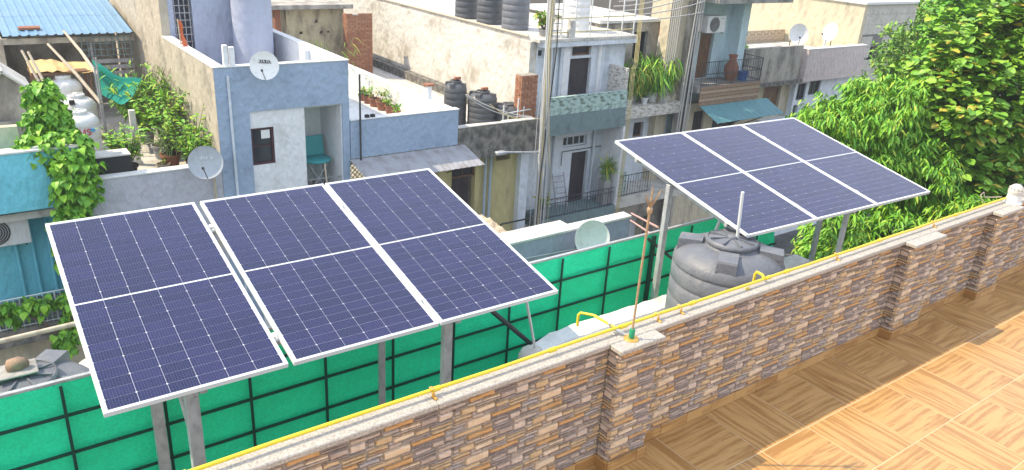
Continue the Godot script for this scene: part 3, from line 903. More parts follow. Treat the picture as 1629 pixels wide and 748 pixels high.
func build_terrace_things():
	var tk := water_tank("water_tank", "big sun-bleached grey water tank with lug blocks and ribbed lid behind the coping", Vector3(6.42, -0.338, -4.66), 0.585, 1.22, M.grey_plastic, {"seg": 64, "turn": 0.62})
	tubep(tk, "vent_pipe", [Vector3(6.45, 0.8, -4.62), Vector3(6.37, 1.38, -4.6)], 0.017, M.pvc, 8)
	# yellow pipe along the coping
	var yp := thing("water_pipe", "long bright yellow water pipe clamped along the granite coping", "pipe", Vector3(5.0, 1.09, -3.52))
	var pts := []
	rng.seed = 17
	for i in 40:
		pts.append(Vector3(-1.5 + i * 0.37, 1.132 + rng.randf_range(-0.003, 0.003), -3.465 + rng.randf_range(-0.005, 0.005)))
	tubep(yp, "pipe", pts, 0.0125, M.yellow_pipe, 10)
	for x in [0.6, 2.1, 3.02, 3.68, 4.42, 5.36, 5.62, 7.1, 8.6]:
		tubep(yp, "coupling", [Vector3(x - 0.03, 1.132, -3.465), Vector3(x + 0.03, 1.132, -3.465)], 0.0175, M.yellow_pipe, 10)
	for x in [2.07, 4.02, 4.27, 6.35, 8.1]:
		var b := MB.new()
		b.box(Vector3(0, 0.02, 0.022), Vector3(0.02, 0.04, 0.01), Basis.IDENTITY, 0.002)
		b.box(Vector3(0, 0.058, 0.004), Vector3(0.022, 0.006, 0.04), Basis.IDENTITY, 0.002)
		b.box(Vector3(0.006, 0.005, 0.04), Vector3(0.018, 0.01, 0.03), Basis.IDENTITY, 0.002)
		part(yp, "clamp", b.mesh(), M.brass, Vector3(x, 1.09, -3.465))
	tubep(yp, "branch", [Vector3(3.61, 1.132, -3.465), Vector3(3.6, 1.13, -3.7), Vector3(3.56, 1.115, -3.80), Vector3(3.55, 1.09, -3.815), Vector3(3.55, 1.0, -3.815)], 0.011, M.yellow_pipe, 8)
	tubep(yp, "branch", [Vector3(5.3, 1.132, -3.465), Vector3(5.3, 1.15, -3.47), Vector3(5.31, 1.158, -3.49), Vector3(5.33, 1.152, -3.56), Vector3(5.33, 1.12, -3.575), Vector3(5.33, 0.6, -3.575)], 0.013, M.yellow_pipe, 8)
	var b2 := MB.new()
	b2.box(Vector3(0, 0.008, 0), Vector3(0.035, 0.016, 0.03), Basis.IDENTITY, 0.004)
	tag(part(self, "plastic_clip", b2.mesh(), M.yellow_pipe, Vector3(5.09, 1.09, -3.46)), "small yellow plastic clip lying on the granite coping", "clip")
	# lightning rod
	var base := Vector3(3.655, 1.0895, -3.35)
	var lr := thing("lightning_rod", "copper lightning rod with splayed prongs on a green foot", "lightning rod", base)
	var b := MB.new()
	b.lathe([Vector2(0.055, 0.0), Vector2(0.055, 0.006), Vector2(0.05, 0.009), Vector2(0, 0.009)], Vector3.ZERO, 20)
	part(lr, "base_plate", b.mesh(), M.brass, base)
	b = MB.new()
	b.lathe([Vector2(0.019, 0.008), Vector2(0.021, 0.014), Vector2(0.021, 0.075), Vector2(0.018, 0.082), Vector2(0, 0.082)], Vector3.ZERO, 16)
	part(lr, "insulator", b.mesh(), M.green_cap, base)
	tubep(lr, "rod", [base + Vector3(0, 0.08, 0), base + Vector3(0.012, 0.98, 0)], 0.0085, M.copper, 8)
	b = MB.new()
	b.lathe([Vector2(0.011, -0.025), Vector2(0.02, -0.01), Vector2(0.02, 0.015), Vector2(0.012, 0.025), Vector2(0, 0.025)], Vector3.ZERO, 12)
	part(lr, "ball", b.mesh(), M.copper, base + Vector3(0.012, 0.985, 0))
	var hub := base + Vector3(0.012, 1.0, 0)
	for d in [Vector3(-0.085, 0.125, 0.02), Vector3(-0.05, 0.09, 0.05), Vector3(0.0, 0.16, 0), Vector3(0.055, 0.135, 0.03), Vector3(0.1, 0.085, -0.02)]:
		tubep(lr, "prong", [hub, hub + d * 0.5, hub + d], [0.004, 0.008, 0.002], M.copper, 6)
	# stub valve behind the rod foot
	var sv := thing("valve", "small grey pipe valve on the coping beside the lightning rod", "valve", base + Vector3(-0.03, 0, -0.12))
	tubep(sv, "body", [base + Vector3(-0.02, 0.02, -0.06), base + Vector3(-0.06, 0.04, -0.1)], 0.011, M.galv, 8)
	tubep(sv, "handle", [base + Vector3(-0.07, 0.03, -0.14), base + Vector3(-0.1, 0.09, -0.14)], 0.009, M.galv, 6)
	# vent cap further along
	var vc := thing("vent_cap", "white roof vent with slotted grey dome standing on the coping", "vent", Vector3(9.83, 1.09, -3.4))
	b = MB.new()
	b.lathe([Vector2(0.1, 0), Vector2(0.1, 0.012), Vector2(0.078, 0.015), Vector2(0.072, 0.12), Vector2(0, 0.12)], Vector3.ZERO, 24)
	part(vc, "pipe", b.mesh(), M.pvc, Vector3(9.83, 1.09, -3.4))
	b = MB.new()
	b.lathe([Vector2(0.07, 0.1), Vector2(0.08, 0.115), Vector2(0.08, 0.15), Vector2(0.072, 0.152), Vector2(0.07, 0.17), Vector2(0.06, 0.2), Vector2(0.03, 0.222), Vector2(0, 0.225)], Vector3.ZERO, 24)
	for k in 12:
		var bs := Basis(Vector3.UP, TAU * k / 12)
		b.box(bs * Vector3(0.07, 0.175, 0), Vector3(0.02, 0.02, 0.012), bs)
	part(vc, "cap", b.mesh(), M.conc_light, Vector3(9.83, 1.09, -3.4))
	var wr := tubep(self, "wire_hook", [Vector3(9.5, 1.09, -3.56), Vector3(9.42, 1.13, -3.57), Vector3(9.38, 1.2, -3.58), Vector3(9.44, 1.22, -3.58), Vector3(9.47, 1.16, -3.57), Vector3(9.62, 1.14, -3.55), Vector3(9.75, 1.14, -3.5)], 0.006, M.bamboo, 6)
	tag(wr, "curly pale wire hook beside the white roof vent", "wire")

# ---------------------------------------------------------------- small builders for the houses
func window(parent: Node, x0: float, x1: float, y0: float, y1: float, z: float, fm: Material, cols := 2, rows := 1, depth := 0.06, gm: Material = null) -> MeshInstance3D:
	# frame with mullions, pane set back
	var b := MB.new()
	var w := x1 - x0; var h := y1 - y0; var f := 0.05
	b.box(Vector3(w / 2, f / 2, 0), Vector3(w, f, depth)); b.box(Vector3(w / 2, h - f / 2, 0), Vector3(w, f, depth))
	b.box(Vector3(f / 2, h / 2, 0), Vector3(f, h - 2 * f, depth)); b.box(Vector3(w - f / 2, h / 2, 0), Vector3(f, h - 2 * f, depth))
	for i in range(1, cols): b.box(Vector3(w * i / cols, h / 2, -0.004), Vector3(0.03, h - 2 * f, depth * 0.8))
	for i in range(1, rows): b.box(Vector3(w / 2, h * i / rows, -0.008), Vector3(w - 2 * f, 0.03, depth * 0.6))
	var o := part(parent, "window", b.mesh(), fm, Vector3(x0, y0, z))
	bx(o, "pane", Vector3(x0 + f * 0.5, y0 + f * 0.5, z - 0.02), Vector3(x1 - f * 0.5, y1 - f * 0.5, z - 0.012), gm if gm else M.glass)
	return o

func door(parent: Node, x0: float, x1: float, y0: float, y1: float, z: float, m: Material) -> MeshInstance3D:
	var b := MB.new()
	var w := x1 - x0; var h := y1 - y0
	b.box(Vector3(w / 2, h / 2, 0), Vector3(w, h, 0.04))
	for i in 2:
		for j in 2:
			b.box(Vector3(w * (0.27 + 0.46 * i), h * (0.27 + 0.45 * j), 0.02), Vector3(w * 0.34, h * 0.34, 0.02), Basis.IDENTITY, 0.008)
	var o := part(parent, "door", b.mesh(), m, Vector3(x0, y0, z))
	bx(o, "handle", Vector3(x0 + w * 0.07, y0 + h * 0.46, z + 0.02), Vector3(x0 + w * 0.1, y0 + h * 0.54, z + 0.05), M.galv)
	return o

func railing(parent: Node, a: Vector3, b: Vector3, h: float, step: float, m: Material, rails := [0.05, 1.0], r := 0.008) -> MeshInstance3D:
	var mb := MB.new()
	var d := b - a
	for k in rails: mb.tube([Vector3(0, h * k, 0), d + Vector3(0, h * k, 0)], r * 1.5, 5)
	var n := int(d.length() / step)
	for i in n + 1:
		var p := d * (float(i) / n)
		mb.tube([p + Vector3(0, 0.0, 0), p + Vector3(0, h, 0)], r * (1.6 if i % 8 == 0 else 0.8), 4, false)
	return part(parent, "railing", mb.mesh(), m, a)

func dish(label: String, c: Vector3, facing: Vector3, d: float, m: Material, mount: Vector3, words := "", wm: Material = null, plate: Material = null, group := "") -> Node3D:
	var t := thing("satellite_dish", label, "satellite dish", mount, group)
	var zax := facing.normalized()
	var xax := Vector3.UP.cross(zax).normalized(); var yax := zax.cross(xax)
	var bs := Basis(xax, zax, -yax)        # local y = facing, x = right, -z = up
	var r := d / 2
	var prof := []
	for i in 9:
		var q := i / 8.0
		prof.append(Vector2(r * q, r * 0.24 * q * q))
	prof.append(Vector2(r * 1.02, r * 0.25)); prof.append(Vector2(r * 1.02, r * 0.235))
	for i in 6:
		var q := 1.0 - i / 5.0
		prof.append(Vector2(r * q, r * 0.24 * q * q - 0.008 - 0.004 * i / 5.0))
	var b := MB.new()
	b.lathe(prof, Vector3.ZERO, 40, bs)
	var bowl := part(t, "reflector", b.mesh(), m, c)
	if words != "":
		var tm := TextMesh.new()
		tm.text = words
		tm.font = SystemFont.new(); tm.font.font_names = PackedStringArray(["Droid Sans"])
		tm.font_size = 32; tm.pixel_size = d * 0.0042; tm.depth = 0.004
		var o := part(bowl, "lettering", tm, wm, c + zax * (r * 0.075) + yax * r * 0.3 + xax * r * 0.1)
		o.global_basis = Basis(xax, yax, zax).rotated(zax, -0.06)
		if plate:
			var pb := MB.new()
			pb.box(Vector3.ZERO, Vector3(d * 0.46, d * 0.12, 0.004))
			var p := part(bowl, "label_plate", pb.mesh(), plate, c + zax * (r * 0.066) + yax * r * 0.3 + xax * r * 0.1)
			p.global_basis = Basis(xax, yax, zax).rotated(zax, -0.06)
	var foot := c - yax * r * 0.98 + zax * r * 0.2
	var lnb := c + zax * r * 1.0 - yax * r * 0.42 - xax * r * 0.25
	tubep(t, "feed_arm", [foot, lnb], r * 0.03, M.steel_dark, 6)
	tubep(t, "feed_horn", [lnb - zax * r * 0.05, lnb - zax * r * 0.2 + yax * 0.02], r * 0.085, M.steel_dark, 8)
	tubep(t, "mast", [mount, Vector3(mount.x, c.y - r * 0.3, mount.z), c - zax * r * 0.08], r * 0.055, M.steel_dark, 6)
	return t

func ac_unit(label: String, lo: Vector3, hi: Vector3, group := ""):
	var c := (lo + hi) / 2
	var t := thing("air_conditioner", label, "air conditioner", Vector3(c.x, lo.y, c.z), group)
	bx(t, "case", lo, hi, M.white_plastic, 0.015)
	var h := hi.y - lo.y; var r := h * 0.42
	var fc := Vector3(hi.x - (hi.x - lo.x) * 0.62, c.y, hi.z)
	var b := MB.new()
	b.lathe([Vector2(r, 0.0), Vector2(r, 0.012), Vector2(r * 0.94, 0.014), Vector2(r * 0.94, 0.004), Vector2(0, 0.004)], Vector3.ZERO, 28, Basis(Vector3.RIGHT, PI / 2))
	part(t, "fan_guard", b.mesh(), M.steel_dark, fc)
	b = MB.new()
	for k in 5: b.lathe([Vector2(r * (0.2 + 0.16 * k), 0.006), Vector2(r * (0.2 + 0.16 * k) + 0.008, 0.01), Vector2(r * (0.2 + 0.16 * k) + 0.016, 0.006)], Vector3.ZERO, 24, Basis(Vector3.RIGHT, PI / 2))
	b.lathe([Vector2(r * 0.12, 0.004), Vector2(r * 0.12, 0.014), Vector2(0, 0.014)], Vector3.ZERO, 12, Basis(Vector3.RIGHT, PI / 2))
	part(t, "grille", b.mesh(), M.tin, fc)
	bx(t, "badge", Vector3(hi.x - (hi.x - lo.x) * 0.3, hi.y - h * 0.17, hi.z + 0.001), Vector3(hi.x - (hi.x - lo.x) * 0.1, hi.y - h * 0.14, hi.z + 0.003), M.ink_blue)
	for x in [lo.x + 0.1, hi.x - 0.1]:
		bx(t, "bracket", Vector3(x - 0.015, lo.y - 0.03, lo.z - 0.15), Vector3(x + 0.015, lo.y - 0.001, hi.z), M.steel_dark)

func cables(called: String, label: String, list: Array):
	var a: Vector3 = list[0][0]; var e: Vector3 = list[0][list[0].size() - 3]
	var t := thing(called, label, "cables", a)
	for q in list:
		var pts: Array = q.slice(0, q.size() - 2)
		tubep(t, "cable", pts, q[q.size() - 2], q[q.size() - 1], 5)

func bricks(parent: Node, x0: float, x1: float, y0: float, y1: float, z0: float, z1: float, cap := 300):
	# a pier or wall of bricks facing +Z and -X, ragged at the top
	bx(parent, "mortar_core", Vector3(x0 + 0.012, y0, z0 + 0.012), Vector3(x1 - 0.012, y1 - 0.05, z1 - 0.012), M.mortar)
	var ch := 0.082
	var rows := int((y1 - y0) / ch)
	var mesh := {}
	for j in rows:
		var y := y0 + j * ch
		var off := 0.0 if j % 2 == 0 else -0.115
		for side in 2:
			var a0 := x0 if side == 0 else z0; var a1 := x1 if side == 0 else z1
			var u := a0 + off
			while u < a1 - 0.02:
				var s := maxf(u, a0); var e := minf(u + 0.222, a1)
				if e - s > 0.04 and not (j == rows - 1 and rng.randf() < 0.3):
					var jit := rng.randf_range(0.0, 0.012)
					var m: Material = M.brick if rng.randf() < 0.5 else M.brick2
					if side == 0: bx(parent, "brick", Vector3(s + 0.004, y + 0.005, z1 - 0.05), Vector3(e - 0.004, y + ch - 0.006, z1 + jit), m)
					else: bx(parent, "brick", Vector3(x0 - jit, y + 0.005, s + 0.004), Vector3(x0 + 0.05, y + ch - 0.006, minf(e - 0.004, z1 - 0.052)), m)
				u += 0.23

# ---------------------------------------------------------------- the houses
func build_turquoise_house():
	var t := thing("turquoise_house", "turquoise house with a roof garden behind a pale lilac parapet", "house", Vector3(1.0, -9, -18))
	wall(t, "upper_wall", "z", -4.0, 1.88, -2.0, -0.93, -17.0, 0.25, [], M.turq)
	bx(t, "coping", Vector3(-4.0, -0.928, -17.27), Vector3(1.9, -0.88, -16.97), M.white_roof, 0.01)
	wall(t, "recessed_wall", "z", -4.0, 1.88, -4.42, -2.0, -18.0, 0.2, [[-1.6, -4.3, -0.7, -2.4]], M.turq)
	door(t, -1.6, -0.7, -4.3, -2.4, -18.1, M.brown_wood)
	bx(t, "ceiling_slab", Vector3(-4.0, -2.1, -17.99), Vector3(1.88, -2.002, -17.0), M.turq)
	bx(t, "balcony_slab", Vector3(-4.0, -4.78, -18.2), Vector3(1.95, -4.42, -16.6), M.mould)
	wall(t, "lower_wall", "z", -4.0, 1.9, -9.0, -4.78, -17.1, 0.25, [], M.cream)
	wall(t, "side_wall", "x", -18.2, -17.001, -9.0, -0.93, 1.62, 0.25, [], M.turq)
	for x in [0.55, 0.85, 1.15]:
		tubep(t, "drain_pipe", [Vector3(x, -4.4, -17.95), Vector3(x, -2.1, -17.95)], 0.035, M.turq, 8)
	railing(t, Vector3(-3.9, -4.42, -16.66), Vector3(1.3, -4.42, -16.66), 0.66, 0.1, M.pvc, [0.05, 0.55, 1.0], 0.01)
	# garden part
	wall(t, "garden_wall", "z", 1.881, 4.61, -9.0, -1.66, -17.0, 0.2, [], M.lilac)
	bx(t, "wall_coping", Vector3(1.88, -1.658, -17.22), Vector3(4.61, -1.62, -16.98), M.white_roof, 0.008)
	bx(t, "terrace_slab", Vector3(-4.0, -2.35, -28.0), Vector3(4.61, -2.2, -17.21), M.conc_light)
	bx(t, "old_wall", Vector3(-2.5, -2.199, -18.6), Vector3(1.0, -0.75, -18.4), M.cream)
	tubep(t, "waste_pipe", [Vector3(4.42, -1.72, -16.93), Vector3(4.42, -4.5, -16.93)], 0.03, M.bamboo, 8)
	ac_unit("white outdoor air conditioner unit on the turquoise wall", Vector3(-0.15, -2.95, -17.9), Vector3(0.83, -2.3, -17.45))
	# shed with blue tin roof
	var s := thing("roof_shed", "garden shed with light blue ribbed tin roof and slatted front", "shed", Vector3(2.9, -2.2, -25.5))
	bx(s, "back_wall", Vector3(0.9, -2.199, -27.6), Vector3(4.55, 0.6, -27.45), M.old_grey)
	bx(s, "front_beam", Vector3(1.3, -0.05, -24.32), Vector3(4.5, 0.1, -24.22), M.old_grey)
	bx(s, "end_wall", Vector3(1.0, -2.199, -27.44), Vector3(1.35, 0.1, -24.2), M.cement)
	var sheet := MB.new()
	var n := 3; var bw := 0.2067
	var prof := [Vector2(0, 0), Vector2(0.12, 0), Vector2(0.14, 0.028), Vector2(0.185, 0.028), Vector2(0.2067, 0)]
	for i in n:
		for k in prof.size() - 1:
			var p: Vector2 = prof[k]; var q: Vector2 = prof[k + 1]
			var x0 := i * bw + p.x; var x1 := i * bw + q.x
			sheet.quad(Vector3(x0, p.y, 0), Vector3(x1, q.y, 0), Vector3(x1, q.y, -1.78), Vector3(x0, p.y, -1.78), Vector3.UP)
			sheet.quad(Vector3(x0, p.y - 0.004, 0), Vector3(x1, q.y - 0.004, 0), Vector3(x1, q.y - 0.004, -1.78), Vector3(x0, p.y - 0.004, -1.78), Vector3.DOWN)
	var sm := sheet.mesh()
	var slope := atan2(0.5, 3.3)
	for r in 2:
		for i in 5:
			var o := part(s, "roof_sheet", sm, M.blue_tin, Vector3(1.36 + i * 0.62, 0.2 + r * 0.262 - (1 - r) * 0.0, -24.0 - r * 1.7))
			o.rotation.x = slope
	for i in 6:
		bx(s, "slat", Vector3(3.42, -1.5 + i * 0.17, -24.3), Vector3(4.42, -1.39 + i * 0.17, -24.26), M.tin)
	bx(s, "slat_panel_post", Vector3(3.36, -2.19, -24.34), Vector3(3.42, -0.06, -24.24), M.tin)
	var g := MB.new()
	for i in 9: g.box(Vector3(i * 0.155, 0.25, 0), Vector3(0.02, 0.55, 0.02))
	for i in 4: g.box(Vector3(0.62, i * 0.165, 0.012), Vector3(1.26, 0.02, 0.012))
	part(s, "grille", g.mesh(), M.teal_grey, Vector3(3.15, -0.42, -24.2))
	var br := part(self, "brick_slab", boxm(Vector3(0.5, 0.06, 0.18), 0.01), M.terracotta, Vector3(2.02, 0.33, -24.5))
	br.rotation.x = slope
	tag(br, "reddish slab weighing down the light blue tin roof", "slab")
	# clutter under the shed
	var tp := MB.new()
	var nz := noise(3, 1.0, 2)
	for i in 12:
		for j in 6:
			var f := func(a: int, c: int) -> Vector3: return Vector3(a * 0.115, -0.02 * c + 0.07 * nz.get_noise_2d(a * 0.5, c * 0.6) + 0.05 * sin(a * 0.5), c * 0.16)
			tp.quad(f.call(i, j), f.call(i + 1, j), f.call(i + 1, j + 1), f.call(i, j + 1), Vector3.UP)
			tp.quad(f.call(i, j) - Vector3(0, 0.01, 0), f.call(i + 1, j) - Vector3(0, 0.01, 0), f.call(i + 1, j + 1) - Vector3(0, 0.01, 0), f.call(i, j + 1) - Vector3(0, 0.01, 0), Vector3.DOWN)
	tag(part(self, "tarpaulin", tp.mesh(), M.tarp, Vector3(1.75, -0.42, -23.7)), "tan tarpaulin spread over stored goods under the tin roof", "tarpaulin")
	var shelf := thing("storage_rack", "dark rack of stored goods under the tan tarpaulin", "rack", Vector3(2.4, -2.2, -23.2))
	bx(shelf, "shelf", Vector3(1.75, -0.62, -23.7), Vector3(3.1, -0.55, -22.8), M.brown_wood)
	for x in [1.78, 3.04]:
		for z in [-23.66, -22.86]: bx(shelf, "leg", Vector3(x, -2.199, z), Vector3(x + 0.05, -0.621, z + 0.05), M.brown_wood)
	for q in [[Vector3(2.25, -2.19, -20.7), Vector3(1.6, 0.12, -22.3), "pale bamboo pole of the pair leaning beside the gabled hutch"], [Vector3(2.3, -2.19, -20.4), Vector3(1.72, 0.1, -22.2), "pale bamboo pole of the pair leaning beside the gabled hutch"], [Vector3(2.95, -0.98, -20.85), Vector3(2.2, 0.2, -22.6), "pale bamboo pole slanting over the white tanks from the tan tarpaulin"], [Vector3(2.97, -0.3, -20.93), Vector3(2.6, 0.5, -22.6), "pale bamboo pole slanting from the tin roof edge to the green cloth"]]:
		var o := tubep(self, "bamboo_pole", [q[0], q[0].lerp(q[1], 0.5) + Vector3(0.02, 0.02, 0), q[1]], [0.045, 0.04, 0.03], M.bamboo, 7)
		tag(o, q[2], "pole", "bamboo poles leaning on the shed")
	water_tank("water_tank", "white water tank behind two others, under the bamboo poles", Vector3(2.45, -2.2, -22.9), 0.4, 1.62, M.white_plastic, {"lugs": false, "ribs": 5, "group": "white tanks on the roof garden"})
	var ht := water_tank("water_tank", "white water tank with a dark square hatch, between the other two white tanks", Vector3(2.52, -2.2, -21.5), 0.41, 1.4, M.white_plastic, {"lugs": false, "ribs": 4, "group": "white tanks on the roof garden"})
	bx(ht, "hatch", Vector3(2.3, -1.02, -21.2), Vector3(2.42, -0.92, -21.1), M.dark)
	var wt := water_tank("water_tank", "white water tank with red letters beside the climbing vine", Vector3(2.35, -2.2, -20.2), 0.41, 1.3, M.white_plastic, {"lugs": false, "ribs": 3, "group": "white tanks on the roof garden"})
	var tm := TextMesh.new()
	tm.text = "OMS"
	tm.font = SystemFont.new(); tm.font.font_names = PackedStringArray(["Droid Sans"])
	tm.font_size = 48; tm.pixel_size = 0.0042; tm.depth = 0.03
	part(wt, "lettering", tm, M.ink_red, Vector3(2.3, -1.38, -19.792))
	bx(wt, "emblem", Vector3(2.5, -1.38, -19.85), Vector3(2.6, -1.31, -19.8), M.ink_blue)
	rng.seed = 55
	for q in [[1.75, -21.9, 0.0, "pale sack lying under the leaning bamboo poles"], [2.2, -22.2, 0.0, "pale sack propped against the white tank"], [1.5, -22.4, 0.0, "grey sack beside the gabled hutch"], [1.85, -22.0, 0.3, "pale sack on top of the sack pile by the bamboo poles"], [3.1, -22.3, 0.0, "grey sack near the slatted shed front"], [1.3, -21.6, 0.0, "pale sack slumped against the hutch base"]]:
		var sb := MB.new()
		var pf := []
		for i in 9:
			var an := -PI / 2 + PI * i / 8.0
			pf.append(Vector2(0.3 * cos(an) * (1.0 + 0.08 * sin(i * 2.0)), 0.17 + 0.17 * sin(an)))
		sb.lathe(pf, Vector3.ZERO, 11, Basis(Vector3.UP, rng.randf() * 3.0) * Basis.from_scale(Vector3(1.25, 1.0, 0.8)))
		tag(part(self, "sack", sb.mesh(), M.sack, Vector3(q[0], -2.2 + q[2], q[1])), q[3], "sack", "sacks on the roof garden")
	# gabled hutch
	var h := thing("hutch", "small grey gabled hutch with pale roof edges on the roof garden", "hutch", Vector3(1.0, -2.2, -20.0))
	var hb := MB.new()
	var gp := [Vector3(0.5, -0.9, -19.6), Vector3(1.42, -0.9, -19.6), Vector3(1.42, -0.28, -19.6), Vector3(0.97, 0.12, -19.6), Vector3(0.5, -0.28, -19.6)]
	var c := Vector3(1.0, -0.5, -20.2)
	for dz in [0.0, -1.2]:
		var pts := []
		for p in gp: pts.append(p + Vector3(0, 0, dz) - c)
		hb.poly(pts, Vector3(0, 0, 1 if dz == 0.0 else -1))
	for k in [0, 1, 4]:
		var p: Vector3 = gp[k] - c; var q: Vector3 = gp[(k + 1) % 5] - c
		hb.quad(p, q, q + Vector3(0, 0, -1.2), p + Vector3(0, 0, -1.2), Vector3((p.x + q.x) / 2, -0.2 if k == 0 else 0.0, 0))
	part(h, "body", hb.mesh(), M.old_grey, c)
	for sgn in [-1.0, 1.0]:
		var rb := MB.new()
		rb.box(Vector3.ZERO, Vector3(0.7, 0.05, 1.4), Basis(Vector3(0, 0, 1), -sgn * 0.72), 0.01)
		part(h, "roof_slope", rb.mesh(), M.conc_light, Vector3(0.965 + sgn * 0.235, -0.05, -20.2))
	bx(h, "base", Vector3(0.3, -2.199, -20.9), Vector3(1.5, -0.902, -19.5), M.conc)
	# green cloth
	var gc := MB.new()
	var A := Vector3(2.95, 0.0, -21.3); var B := Vector3(3.85, -0.36, -20.4); var C := Vector3(3.42, -0.86, -20.2); var D := Vector3(3.0, -0.75, -21.2)
	var S := func(u: float, v: float) -> Vector3:
		var p := A.lerp(B, u).lerp(D.lerp(C, u), v)
		return p + Vector3(0, -0.12 * sin(PI * u) + 0.03 * sin(9 * u + 4 * v), 0.05 * sin(7 * v + 3 * u)) - A
	for i in 12:
		for j in 8:
			var n4 := []
			for q in [[i, j], [i + 1, j], [i + 1, j + 1], [i, j + 1]]:
				var u: float = q[0] / 12.0; var v: float = q[1] / 8.0
				n4.append((S.call(u + 0.01, v) - S.call(u - 0.01, v)).cross(S.call(u, v + 0.01) - S.call(u, v - 0.01)).normalized())
			gc.sq(S.call(i / 12.0, j / 8.0), S.call((i + 1) / 12.0, j / 8.0), S.call((i + 1) / 12.0, (j + 1) / 8.0), S.call(i / 12.0, (j + 1) / 8.0), n4[0], n4[1], n4[2], n4[3])
	tag(part(self, "green_cloth", gc.mesh(), M.green_cloth, A), "green net cloth slung between poles over the roof garden", "cloth")
	for q in [[Vector3(2.98, -2.2, -20.9), Vector3(2.98, 0.12, -20.9), 0.022, "taller thin white pole holding up the green cloth"], [Vector3(2.92, -2.2, -20.6), Vector3(2.88, -0.05, -20.6), 0.02, "shorter thin white pole beside the green cloth"]]:
		tag(tubep(self, "iron_pole", [q[0], q[1]], q[2], M.tin, 8), q[3], "pole", "poles of the green cloth")
	tag(bx(self, "square_post", Vector3(3.3, -2.2, -19.55), Vector3(3.43, -0.87, -19.42), M.conc_light, 0.008), "square grey masonry post standing among the roof plants", "post")
	var tr := thing("planter_trough", "long black planter trough on the roof edge under the vine", "planter", Vector3(2.25, -1.62, -17.45))
	bx(tr, "trough", Vector3(1.75, -1.62, -17.7), Vector3(2.85, -1.28, -17.25), M.dark, 0.01)
	bx(tr, "rim", Vector3(1.74, -1.279, -17.71), Vector3(2.86, -1.25, -17.24), M.conc_light, 0.005)
	bx(tr, "support", Vector3(1.8, -2.199, -17.6), Vector3(2.8, -1.622, -17.35), M.conc)
	dish("grey satellite dish with white lettering on the lilac parapet", Vector3(4.18, -1.45, -16.62), Vector3(-0.15, 0.42, 1.0), 0.7, M.dish_grey, Vector3(4.18, -1.62, -17.1), "dish tv", M.ink_white)

